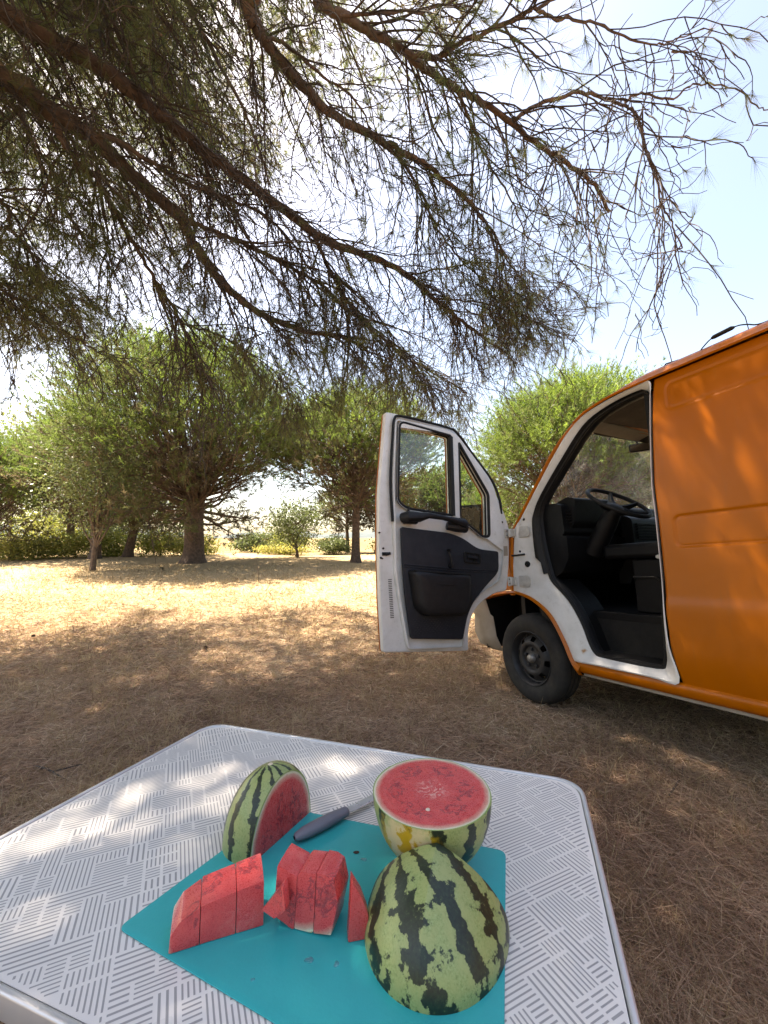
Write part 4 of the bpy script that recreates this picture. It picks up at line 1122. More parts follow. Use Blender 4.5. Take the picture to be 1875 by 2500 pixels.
    # details on the hinge pillar
    for z in (0.985, 0.592):
        xc = 0.06 if z > 0.8 else 0.085
        pl = plate('hinge_recess', [fillet([(xc - 0.165, z - 0.045), (xc + 0.02, z - 0.045), (xc + 0.02, z + 0.045), (xc - 0.165, z + 0.045)], 0.03)], side, -0.012, -0.003, MT['zinc'], root, 0.003)
        b = B(); b.tube([(xc + 0.028, 0.012, z - 0.034), (xc + 0.028, 0.012, z + 0.034)], 0.017, 10); b.box((xc - 0.03, 0.004, z - 0.03), (xc + 0.03, 0.020, z + 0.03))
        b.build('hinge', MT['zinc'], root, bevel=0.003)
    for (x, z, r) in ((-0.055, 0.727, 0.024), (-0.055, 1.085, 0.014), (0.01, 0.83, 0.011)):
        b = B(); b.lathe([(0.001, 0.004), (r * 0.8, 0.003), (r, -0.002), (r * 1.05, -0.015)], 16, 'y', (x, -0.008, z)); b.build('rubber_plug', MT['rubber'], root)
    b = B(); b.tube([(0.09, 0.005, 0.80), (0.04, 0.0, 0.80), (-0.04, -0.006, 0.805)], 0.008, 6); b.build('check_strap', MT['steel'], root)
    b = B(); b.lathe([(0.001, 0.020), (0.010, 0.018), (0.013, 0.004), (0.013, -0.01)], 12, 'y', (-1.066, -0.034, 0.745)); b.build('door_striker', MT['zinc'], root)
    # ---- wheel arch lip
    arch = catmull(np.array([(0.50, 0.425), (0.354, 0.456), (0.20, 0.482), (0.081, 0.487), (-0.083, 0.446), (-0.235, 0.347), (-0.334, 0.203), (-0.394, 0.072), (-0.43, 0.012), (-0.47, -0.030)]), 5)
    up_ = catmull(np.array([(0.53, 0.455), (0.36, 0.490), (0.20, 0.512), (0.078, 0.514), (-0.098, 0.470), (-0.262, 0.366), (-0.362, 0.215), (-0.422, 0.085), (-0.445, 0.050), (-0.475, 0.030)]), 5)
    rows = []
    for f, y in ((1, -0.006), (0.75, 0.010), (0.35, 0.016), (0.08, 0.008), (-0.05, -0.03)):
        rows.append([(p[0] * (1 - f) + q[0] * f, y, p[1] * (1 - f) + q[1] * f) for p, q in zip(arch, up_)])
    b = B(); b.grid(rows); b.build('wheel_arch', MT['orange'], root, ang=60)
    lin = np.concatenate([np.array([[0.515, 0.0], [0.525, 0.2]]), arch])
    rows = [[(p[0], y, p[1]) for p in lin] for y in (-0.028, -0.15, -0.42)]
    rows.append([(p[0] * 0.3, -0.425, p[1] * 0.3) for p in lin])
    b = B(); b.grid(rows); b.build('arch_liner', MT['rubber'], root)
    # ---- fender, bonnet, bumper ahead of the door
    b = B()
    fp = [(0.135, 0.52), (0.12, 1.0), (0.30, 0.955), (0.55, 0.86), (0.74, 0.74), (0.80, 0.44), (0.53, 0.452), (0.36, 0.492), (0.20, 0.515)]
    b.prism(fp, lambda p, d: (p[0], d - (0.05 * max(0, p[0] - 0.5)), p[1]), -0.006, -0.03)
    b.build('fender', MT['orange'], root, bevel=0.006)
    b = B(); b.prism(fp, lambda p, d: (p[0], d, p[1]), W + 0.006, W + 0.03)
    b.build('fender', MT['orange'], root, bevel=0.006)
    rows = []
    for x, z in ((0.05, 1.03), (0.20, 1.0), (0.45, 0.92), (0.65, 0.83), (0.78, 0.72), (0.84, 0.45)):
        rows.append([(x + 0.14 * math.sin(math.pi * k / 10) * (0.5 if x < 0.1 else 1), -0.02 + (W + 0.04) * k / 10, z + 0.03 * math.sin(math.pi * k / 10)) for k in range(11)])
    b = B(); b.grid(rows); b.build('bonnet', MT['orange'], root, ang=50)
    rows = []
    plan = [(0.30, -0.03), (0.42, -0.012), (0.54, -0.005), (0.68, -0.03), (0.80, -0.12), (0.88, -0.3), (0.92, -0.6), (0.94, -0.96)]
    plan = plan + [(x, W - y) for x, y in plan[::-1][1:]]
    for j, (z, ins) in enumerate(((0.435, 0.03), (0.425, 0.0), (0.30, -0.008), (0.28, 0.006), (0.12, 0.0), (0.02, 0.03), (-0.02, 0.10))):
        cut = [0.50, 0.50, 0.44, 0.42, 0.385, 0.36, 0.32][j]
        row = []
        for k, (x, y) in enumerate(plan):
            kk = min(k, len(plan) - 1 - k)
            xx = x if kk > 1 else cut + (0.0 if kk == 0 else 0.02)
            s_ = 1 if y > W / 2 else -1
            row.append((xx - ins * (1 if kk > 2 else 0), y - s_ * ins * (1 if kk <= 4 else 0), z))
        rows.append(row)
    b = B(); b.grid(rows); b.build('bumper', MT['bumper'], root, ang=45)
    # ---- windscreen, cowl, header
    rows = []
    for f in np.linspace(0, 1, 8):
        row = []
        for k in range(17):
            u = k / 16
            bul = math.sin(math.pi * u)
            x = (0.03 * (1 - f) + -0.60 * f) + (0.26 * (1 - f) + 0.12 * f) * bul ** 0.8
            z = 1.03 * (1 - f) + 1.70 * f + 0.03 * bul * f
            row.append((x, -0.05 + (W + 0.10) * u, z))
        rows.append(row)
    b = B(); b.grid(rows); b.build('windscreen', MT['screen'], root)
    hz = [[(x, y, z) for (x, z) in ((-0.60 + 0.12 * math.sin(math.pi * u), 1.715 + 0.03 * math.sin(math.pi * u)), (-0.66 + 0.12 * math.sin(math.pi * u), 1.705 + 0.02 * math.sin(math.pi * u)), (-0.74, 1.735), (-0.95, 1.760), (-1.30, 1.765))] for u, y in [(k / 12, -0.07 + (W + 0.14) * k / 12) for k in range(13)]]
    b = B(); b.grid(hz); b.build('headliner', MT['headliner'], root)
    for y0, y1 in ((-0.20, -0.86), (-1.05, -1.72)):
        b = B()
        pr = fillet([(-0.57, 1.71), (-0.68, 1.735), (-0.68, 1.715), (-0.56, 1.685)], 0.006, 2)
        b.prism(pr, lambda p, d: (p[0] + 0.06 * math.sin(math.pi * (d / W)), d, p[1]), y0, y1); b.build('sun_visor', MT['visor'], root)
    b = B()
    b.prism([(-0.52, 1.705), (-0.60, 1.735), (-0.60, 1.715), (-0.52, 1.665)], lambda p, d: (p[0] + 0.10 * math.sin(math.pi * (d / W)), d, p[1] + 0.02), -0.10, W + 0.10)
    b.build('header_trim', MT['headliner'], root)
    # interior mirror
    mp = fillet([(-0.10, -0.035), (0.10, -0.035), (0.10, 0.035), (-0.10, 0.035)], 0.02)
    a_ = RAD(-53)
    mfn = lambda x, z, d: (-0.50 + d * math.cos(a_) - x * math.sin(a_), -0.93 + x * math.cos(a_) + d * math.sin(a_), 1.652 + z + ZH)
    mr = plate('rear_view_mirror', [mp], mfn, 0.0, 0.035, MT['plastic'], root, 0.008)
    plate('mirror_glass', [fillet([(-0.09, -0.027), (0.09, -0.027), (0.09, 0.027), (-0.09, 0.027)], 0.015)], mfn, -0.004, 0.001, MT['mirror'], mr)
    b = B(); b.tube([(-0.47, -0.93, 1.67), (-0.44, -0.93, 1.735)], 0.008, 6); b.build('mirror_stalk', MT['plastic'], mr)
    # ---- cab interior
    b = B()
    b.box((-1.28, W + 0.05, 0.33), (0.10, -0.205, 0.385)); b.build('cab_floor', MT['cab'], root, bevel=0.008)
    b = B()
    b.box((-1.03, -0.215, 0.085), (-0.52, -0.06, 0.128))
    b.box((-1.03, -0.235, 0.10), (-0.30, -0.206, 0.375))
    b.build('entry_step', MT['rubber'], root, bevel=0.006)
    b = B(); b.prism([(-0.26, 0.60), (-0.33, 0.54), (-0.40, 0.475), (-0.455, 0.395), (-0.505, 0.295), (-0.54, 0.195), (-0.575, 0.10), (-0.2, 0.10), (0.0, 0.6)], lambda p, d: (p[0], d, p[1]), -0.075, -0.32)
    b.build('inner_wheel_arch', MT['cab'], root)
    b = B(); b.box((-1.32, W + 0.03, 0.0), (-1.29, -0.045, 1.77)); b.build('bulkhead', MT['cab'], root)
    b = B(); b.box((-1.285, -0.09, 0.12), (-1.075, -0.055, 1.74)); b.build('pillar_trim', MT['cab'], root)
    b = B(); b.box((0.05, W + 0.05, 0.10), (0.09, -0.06, 1.03)); b.build('firewall', MT['cab'], root)
    b = B(); b.box((-1.30, W + 0.005, 0.0), (0.06, W + 0.04, 1.03)); b.box((-1.30, W + 0.005, 1.03), (-1.12, W + 0.04, 1.77)); b.box((-1.12, W + 0.005, 1.68), (-0.62, W + 0.04, 1.77)); b.build('passenger_door', MT['cab'], root)
    b = B(); b.prism([(-1.12, 1.03), (-0.02, 1.03), (-0.58, 1.68), (-1.12, 1.68)], lambda p, d: (p[0], d, p[1]), W + 0.02, W + 0.024); b.build('passenger_window', MT['glass'], root, smooth=False)
    # far skin of the cargo body, tail and floor pan
    b = B(); b.box((-4.25, W + 0.0, -0.02), (-1.33, W + 0.02, 1.79)); b.box((-4.27, W + 0.02, -0.02), (-4.25, -0.02, 1.80)); b.build('cargo_body', MT['orange'], root)
    b = B(); b.box((-4.25, W + 0.03, -0.005), (-0.50, -0.05, 0.02)); b.build('floor_pan', MT['rubber'], root)
    # dashboard
    dp = [(0.10, 1.06), (0.02, 1.125), (-0.12, 1.172), (-0.30, 1.178), (-0.362, 1.155), (-0.376, 0.945), (-0.345, 0.932), (-0.392, 0.920), (-0.392, 0.76), (-0.33, 0.66), (-0.20, 0.60), (0.04, 0.58)]
    b = B(); b.prism(fillet(dp, 0.018, 2), lambda p, d: (p[0], d, p[1]), -0.085, W + 0.09); db = b.build('dashboard', MT['cab'], root, ang=40)
    b = B(); b.prism(fillet([(-0.20, 1.17), (-0.36, 1.22), (-0.43, 1.20), (-0.41, 1.02), (-0.36, 0.97), (-0.2, 1.0)], 0.02, 3), lambda p, d: (p[0], d, p[1]), -0.16, -0.60); b.build('instrument_hood', MT['cab'], db, ang=40)
    b = B()
    for k in range(5): b.box((-0.385, -0.12, 1.02 + k * 0.022), (-0.372, -0.22, 1.03 + k * 0.022))
    b.build('air_vent', MT['rubber'], db)
    b = B(); b.prism(fillet([(-0.38, 1.10), (-0.46, 1.06), (-0.47, 0.75), (-0.40, 0.55), (-0.30, 0.55)], 0.02, 2), lambda p, d: (p[0], d, p[1]), -0.74, -1.16)
    for k in range(6): b.box((-0.478, -0.78, 0.90 + 0.022 * k), (-0.462, -1.10, 0.910 + 0.022 * k))
    b.build('centre_console', MT['cab'], db, ang=40)
    for (y, z) in ((-0.64, 1.08), (-0.64, 1.02), (-0.20, 1.06)):
        b = B(); b.lathe([(0.001, 0.0), (0.013, 0.004), (0.013, 0.03)], 10, 'x', (-0.405, y, z)); b.build('switch', MT['zinc'] if z > 1.07 else MT['cap'], db)
    # steering wheel and column
    sc_ = Vector((-0.64, -0.34, 1.14 + ZH)); ti = RAD(35)
    d1 = Vector((math.cos(ti), 0, math.sin(ti))); d2 = Vector((0, 1, 0)); ax = Vector((math.sin(ti), 0, -math.cos(ti)))
    m = MB(); m.tube([sc_ + (d1 * math.cos(k * math.pi / 20) + d2 * math.sin(k * math.pi / 20)) * 0.213 for k in range(40)], 0.0145, 10, closed=True)
    sw = m.build('steering_wheel', MT['rubber'], root)
    m = MB()
    for an in (90, 270, 215, 325):
        a = RAD(an); e = (d1 * math.sin(RAD(an - 90)) * -1 + d2 * math.cos(RAD(an - 90)))
        m.tube([sc_ + ax * 0.05 + e * 0.03, sc_ + ax * 0.035 + e * 0.12, sc_ + e * 0.208], [0.028, 0.022, 0.013], 8)
    m.tube([sc_ + ax * 0.02, sc_ + ax * 0.03, sc_ + ax * 0.07], [0.04, 0.066, 0.075], 16)
    m.build('wheel_hub', MT['cab'], sw)
    m = MB(); m.tube([sc_ + ax * 0.06, sc_ + ax * 0.16, sc_ + ax * 0.42], [0.05, 0.065, 0.075], 12); m.build('steering_column', MT['cab'], root)
    # driver seat
    b = B(); b.box((-1.06, -0.70, 0.74), (-0.54, -0.25, 0.845)); st = b.build('driver_seat', MT['cab'], root, bevel=0.03)
    b = B(); b.box((-1.02, -0.68, 0.385), (-0.72, -0.30, 0.735)); b.build('seat_base', MT['cab'], st, bevel=0.01)
    b = B(); b.prism(fillet([(-1.04, 0.85), (-1.15, 0.85), (-1.24, 1.42), (-1.16, 1.44)], 0.03), lambda p, d: (p[0], d, p[1]), -0.26, -0.69); b.build('seat_back', MT['cab'], st)
    b = B(); b.tube([(-0.74, -0.29, 0.60), (-0.74, -0.27, 0.62), (-0.88, -0.27, 0.62), (-0.90, -0.29, 0.60)], 0.006, 6); b.build('seat_lever', MT['steel'], st)
    # ---- wheels
    wh = empty('wheel', (0, -0.02, ZH), parent=root)
    pr = [(0.196, -0.012), (0.205, -0.006), (0.225, 0.004), (0.255, 0.010), (0.290, 0.008), (0.312, -0.002), (0.327, -0.018), (0.333, -0.034)]
    for g in (-0.055, -0.095, -0.135):
        pr += [(0.339, g + 0.008), (0.339, g + 0.001), (0.331, g), (0.331, g - 0.006), (0.339, g - 0.007)]
    pr += [(0.333, -0.17), (0.318, -0.19), (0.28, -0.2), (0.205, -0.195), (0.196, -0.19)]
    m = MB(); m.lathe(pr, 72, 'y'); m.build('tyre', MT['tyre'], wh, ang=50)
    m = MB()
    rp = [(0.206, -0.004), (0.200, 0.002), (0.192, -0.006), (0.184, -0.030), (0.178, -0.050), (0.172, -0.052), (0.160, -0.040), (0.138, -0.022), (0.128, -0.016), (0.105, -0.012), (0.092, -0.018), (0.085, -0.030), (0.05, -0.032), (0.04, -0.026), (0.001, -0.026)]
    m.lathe(rp, 64, 'y', skip=lambda i, j: i in (6, 7) and (j % 8) in (0, 1, 2))
    m.lathe([(0.184, -0.035), (0.184, -0.19)], 64, 'y')
    m.build('rim', MT['steel'], wh, ang=50)
    m = MB(); m.lathe([(0.15, -0.12), (0.001, -0.12)], 24, 'y'); m.build('brake_drum', MT['rubber'], wh)
    m = MB(); m.lathe([(0.034, -0.03), (0.033, -0.008), (0.026, 0.004), (0.012, 0.010), (0.001, 0.011)], 24, 'y'); m.build('hub_cap', MT['cap'], wh)
    for k in range(5):
        a = 2 * math.pi * k / 5 + 0.3
        m = MB(); m.lathe([(0.013, -0.032), (0.013, -0.016), (0.009, -0.012), (0.001, -0.012)], 6, 'y', (0.066 * math.cos(a), 0, 0.066 * math.sin(a))); m.build('wheel_bolt', MT['steel'], wh)
    for (x, y, flip) in ((0, W + 0.02, True), (-2.85, -0.04, False), (-2.85, W + 0.04, True)):
        c = wh.copy(); COL.objects.link(c); c.location = (x, y, ZH)
        if flip: c.rotation_euler = (0, 0, math.pi)
        for ch in list(wh.children):
            q = ch.copy(); COL.objects.link(q); q.parent = c
    # ---- open driver door
    dr = empty('driver_door', (0.085, 0.0, ZH), parent=root)
    dr.rotation_euler = (0, 0, RAD(92.4))
    pf = lambda s, z, d: (s, d, z)       # d towards the camera (inside of the door)
    outl = [(1.128, 1.869), (1.18, 1.439), (1.202, 1.251), (1.217, 0.8), (1.217, 0.496), (1.204, 0.165), (0.483, 0.095), (0.475, 0.258), (0.418, 0.378), (0.323, 0.452), (0.184, 0.508), (0.059, 0.518), (0.010, 0.75), (-0.018, 1.018), (0.027, 1.158), (0.085, 1.275), (0.183, 1.458), (0.408, 1.723), (0.482, 1.799), (0.557, 1.826), (0.906, 1.862)]
    rad_ = [0.02, 0, 0, 0, 0, 0.02, 0.02, 0, 0, 0, 0, 0.03, 0, 0.03, 0, 0, 0, 0.1, 0.05, 0.06, 0]
    outl = fillet(outl, [r if r else 0.06 for r in rad_], 4)
    win = fillet([(1.030, 1.800), (0.562, 1.748), (0.580, 1.112), (0.994, 1.150), (1.068, 1.20)], [0.05, 0.02, 0.02, 0.05, 0.05], 5)
    quar = fillet([(0.489, 1.705), (0.212, 1.30), (0.229, 0.955), (0.30, 0.950), (0.432, 1.041), (0.511, 1.095)], [0.02, 0.03, 0.05, 0.05, 0.06, 0.02], 5)
    plate('outer_skin', [outl, win, quar], pf, -0.100, -0.088, MT['orange'], dr, 0.004)
    plate('door_shell', [outl, win, quar], pf, -0.087, -0.034, MT['white'], dr, 0.010)
    inner = fillet([(1.068, 1.822), (1.105, 1.36), (1.108, 1.02), (1.112, 0.70), (1.075, 0.42), (1.030, 0.165), (0.545, 0.128), (0.525, 0.30), (0.46, 0.415), (0.36, 0.50), (0.25, 0.555), (0.14, 0.60), (0.085, 0.78), (0.085, 1.15), (0.155, 1.405), (0.492, 1.765), (0.59, 1.80)], [0.05, 0.05, 0.05, 0.05, 0.08, 0.04, 0.04, 0.06, 0.06, 0.06, 0.06, 0.06, 0.06, 0.06, 0.1, 0.06, 0.06], 5)
    plate('inner_panel', [inner, win, quar], pf, -0.040, -0.004, MT['white'], dr, 0.012)
    for lp, nm in ((win, 'window_rubber'), (quar, 'window_rubber')):
        m = MB(); m.tube([(s, -0.012, z) for s, z in lp], 0.0125, 8, closed=True); m.tube([(s, -0.05, z) for s, z in lp], 0.010, 6, closed=True); m.build(nm, MT['rubber'], dr)
    m = MB(); m.tube([(0.566, -0.012, 1.74), (0.582, -0.012, 1.11)], 0.020, 8); m.build('window_channel', MT['rubber'], dr)
    plate('window_glass', [win], pf, -0.058, -0.054, MT['glass'], dr)
    plate('quarter_glass', [quar], pf, -0.058, -0.054, MT['glass'], dr)
    sl = catmull(np.array([(1.116, 1.053), (1.122, 1.349), (1.090, 1.70), (1.072, 1.812), (1.02, 1.842), (0.80, 1.832), (0.585, 1.812), (0.495, 1.778), (0.33, 1.60), (0.159, 1.412), (0.092, 1.253), (0.085, 1.144)]), 5)
    m = MB(); m.tube([(s, -0.010, z) for s, z in sl], 0.0105, 8); m.build('door_seal', MT['rubber'], dr)
    trim = fillet([(1.062, 1.013), (0.636, 0.977), (0.516, 0.939), (0.369, 0.854), (0.165, 0.835), (0.172, 0.70), (0.198, 0.655), (0.312, 0.572), (0.45, 0.457), (0.515, 0.356), (0.568, 0.192), (1.014, 0.242), (1.048, 0.529), (1.060, 0.74)], [0.02, 0.08, 0.05, 0.06, 0.02, 0.04, 0.05, 0.05, 0.05, 0.05, 0.02, 0.02, 0.04, 0.04], 4)
    tp = plate('trim_panel', [trim], pf, -0.006, 0.014, MT['vinyl'], dr, 0.005)
    m = MB(); m.tube([(1.052, 0.014, 0.752), (0.62, 0.016, 0.708), (0.188, 0.014, 0.683)], 0.006, 6); m.tube([(1.052, 0.014, 0.735), (0.62, 0.016, 0.692), (0.20, 0.014, 0.668)], 0.004, 6); m.build('trim_ridge', MT['vinyl'], tp)
    # stitched vinyl relief under the pocket
    m = MB()
    for r in range(9):
        for k in range(14):
            s = 0.99 - k * 0.030 + (0.015 if r % 2 else 0); z = 0.365 - r * 0.014 + (s - 0.99) * -0.02
            if 0.60 + r * 0.003 < s < 1.00 - 0.0: m.tube([(s + 0.007, 0.0135, z), (s - 0.007, 0.0135, z + 0.003)], 0.0035, 4)
    m.build('trim_embossing', MT['vinyl'], tp)
    # storage pocket, open at the top, bulging
    poc = [(1.022, 0.712), (0.515, 0.662), (0.520, 0.480), (0.560, 0.372), (0.92, 0.388), (0.985, 0.45)]
    pk = fillet(poc, [0.03, 0.03, 0.05, 0.05, 0.06, 0.05], 6)
    cx = sum(p[0] for p in pk) / len(pk); cz = sum(p[1] for p in pk) / len(pk)
    m = MB(); rows = []
    for f, d in ((1.0, 0.012), (0.99, 0.06), (0.97, 0.085), (0.93, 0.100), (0.80, 0.108), (0.45, 0.113), (0.02, 0.114)):
        rows.append([(cx + (s - cx) * f, d, cz + (z - cz) * f) for s, z in pk + pk[:1]])
    m.grid(rows); pm = m.build('storage_pocket', MT['plastic'], dr, ang=50)
    m = MB(); m.tube([(1.012, 0.085, 0.705), (0.77, 0.102, 0.683), (0.524, 0.085, 0.660)], 0.008, 6); m.tube([(1.0, 0.095, 0.622), (0.77, 0.116, 0.600), (0.522, 0.095, 0.582)], 0.004, 6); m.build('pocket_rim', MT['rubber'], pm)
    # grab handle and arm rest
    m = MB()
    m.tube([(1.045, 0.005, 1.078), (1.02, 0.055, 1.082), (0.94, 0.070, 1.080), (0.86, 0.072, 1.094), (0.74, 0.072, 1.082), (0.62, 0.070, 1.062), (0.54, 0.06, 1.045), (0.50, 0.005, 1.035)], [0.036, 0.040, 0.036, 0.022, 0.019, 0.022, 0.036, 0.040], 10)
    m.tube([(1.03, 0.010, 1.078), (0.93, 0.012, 1.070)], [0.042, 0.036], 10)
    m.tube([(0.66, 0.010, 1.030), (0.60, 0.03, 1.022), (0.50, 0.03, 1.015)], [0.030, 0.038, 0.040], 10)
    m.build('grab_handle', MT['plastic'], dr)
    m = MB(); m.tube([(0.985, -0.005, 1.12), (0.985, -0.005, 1.165)], 0.010, 6); m.build('lock_button', MT['rubber'], dr)
    hp = fillet([(0.522, 0.838), (0.362, 0.818), (0.362, 0.735), (0.522, 0.752)], 0.02)
    hi_ = fillet([(0.508, 0.824), (0.376, 0.806), (0.376, 0.748), (0.508, 0.765)], 0.015)
    hb = plate('inside_handle', [hp, hi_], pf, 0.008, 0.026, MT['rubber'], dr, 0.004)
    m = MB(); m.tube([(0.49, 0.016, 0.795), (0.44, 0.026, 0.788), (0.40, 0.026, 0.78)], 0.014, 6); m.tube([(0.425, 0.018, 0.812), (0.425, 0.026, 0.79), (0.425, 0.018, 0.765)], 0.007, 6); m.build('handle_lever', MT['plastic'], hb)
    m = MB(); m.tube([(0.652, 0.012, 0.735), (0.652, 0.045, 0.735)], 0.020, 10); m.tube([(0.652, 0.042, 0.735), (0.668, 0.048, 0.79), (0.680, 0.045, 0.845)], [0.012, 0.009, 0.009], 8); m.tube([(0.682, 0.035, 0.845), (0.682, 0.075, 0.848)], 0.012, 8); m.build('window_crank', MT['plastic'], dr)
    for k in range(22):
        z = 0.648 - k * 0.01225; s = 1.140 - 0.0004 * k
        m = MB(); m.box((s - 0.014, -0.036, z - 0.0025), (s + 0.014, -0.0325, z + 0.0025)); m.build('vent_slot', MT['rubber'], dr)
    # latch on the free edge, hinge plates, plugs
    m = MB(); m.box((1.150, -0.040, 0.815), (1.195, -0.026, 0.838)); m.tube([(1.17, -0.030, 0.822), (1.135, -0.022, 0.830)], 0.010, 6); m.build('door_latch', MT['rubber'], dr)
    for (s, z, r) in ((1.185, 0.865, 0.008), (1.205, 0.80, 0.008), (1.195, 0.795, 0.006), (1.21, 0.975, 0.006), (0.10, 1.008, 0.026), (0.062, 1.078, 0.010), (0.098, 1.15, 0.015)):
        m = MB(); m.lathe([(0.001, 0.006), (r * 0.8, 0.005), (r, -0.002), (r, -0.012)], 14, 'y', (s, -0.032, z)); m.build('rubber_plug', MT['rubber'], dr)
    for z in (0.985, 0.592):
        hpz = plate('hinge_leaf', [fillet([(0.045, z - 0.04), (-0.03, z - 0.03), (-0.03, z + 0.03), (0.045, z + 0.04)], 0.012)], pf, -0.036, -0.026, MT['zinc'], dr, 0.003)
        m = MB()
        for dz in (-0.018, 0.018): m.lathe([(0.001, 0.004), (0.007, 0.003), (0.009, -0.003)], 6, 'y', (0.028, -0.025, z + dz))
        m.build('hinge_bolt', MT['cap'], hpz)
    # outside mirror
    mo = fillet([(0.405, 1.225), (0.165, 1.235), (0.165, 0.955), (0.395, 0.955)], 0.035)
    rows = []
    mcx, mcz = 0.29, 1.09
    m = MB()
    for f, d, w in ((0.05, -0.30, 0), (0.7, -0.295, 0), (0.94, -0.27, 0.3), (1.0, -0.22, 0.8), (1.0, -0.165, 1), (0.96, -0.160, 1), (0.94, -0.168, 1), (0.05, -0.170, 1)):
        rows.append([(mcx + (s - mcx) * f, d - (s - mcx) * f * 0.5 * w + (z - mcz) * f * 0.17 * w, mcz + (z - mcz) * f) for s, z in mo + mo[:1]])
    m.grid(rows); mm = m.build('outside_mirror', MT['plastic'], dr, ang=50)
    plate('mirror_glass', [fillet([(0.385, 1.205), (0.185, 1.215), (0.185, 0.975), (0.375, 0.975)], 0.03)], lambda s, z, d: (s, d - (s - 0.29) * 0.5 + (z - 1.09) * 0.17, z), -0.166, -0.163, MT['mirror_dark'], mm)
    m = MB(); m.tube([(0.18, -0.10, 1.0), (0.20, -0.16, 1.02), (0.24, -0.23, 1.05)], 0.02, 8); m.build('mirror_arm', MT['plastic'], mm)
    # small orange door-edge sticker
    plate('sticker', [[(0.075, 0.80), (0.02, 0.80), (0.02, 0.88), (0.075, 0.88)]], pf, -0.0345, -0.0330, MT['bumper'], dr)
    return root
VAN = camper_van()

def roof_cable():
    def w(x, y, z): return HUB + HD * x + LF * y + UPV * z
    root = empty('roof_cable', w(-1.5, -0.06, 1.84), 'black cable with a connector lying along the van roof edge', 'cable')
    o = w(-1.5, -0.06, 1.84)
    m = MB(); P = [(-1.30, -0.08, 1.852), (-1.39, -0.06, 1.842), (-1.416, -0.045, 1.850), (-1.46, -0.035, 1.872), (-1.50, -0.035, 1.880), (-1.58, -0.035, 1.882), (-1.62, -0.04, 1.870), (-1.67, -0.06, 1.852), (-1.8, -0.10, 1.872), (-2.2, -0.12, 1.878)]
    m.tube([tuple(w(*p) - o) for p in catmull(np.array(P), 5)], 0.0035, 6); m.build('wire', MT['rubber'], root)
    m = MB(); m.tube([tuple(w(*p) - o) for p in ((-1.468, -0.035, 1.875), (-1.48, -0.035, 1.878), (-1.56, -0.035, 1.883), (-1.572, -0.035, 1.882))], [0.006, 0.011, 0.011, 0.006], 8); m.build('connector', MT['rubber'], root)
    m = MB(); m.tube([tuple(w(*p) - o) for p in ((-1.18, -0.10, 1.862), (-1.22, -0.06, 1.858), (-1.27, -0.10, 1.866))], 0.004, 5); m.build('cable_clip', MT['rubber'], root)
roof_cable()

# ------------------------------------------------------------------ table and what lies on it
TC = Vector((-0.14409, 0.75899, 0.75013)); EX = Vector((0.946761, -0.321827, 0.008427)); EYV = Vector((0.321938, 0.946436, -0.024783)); EN = Vector((0, 0.026177, 0.999657))
TROT = Matrix((EX, EYV, EN)).transposed().to_quaternion()
def on_table(o, x, y, z=0.0, rz=0.0):
    o.location = TC + EX * x + EYV * y + EN * z
    o.rotation_mode = 'QUATERNION'
    o.rotation_quaternion = TROT @ Matrix.Rotation(rz, 3, 'Z').to_quaternion()
    return o

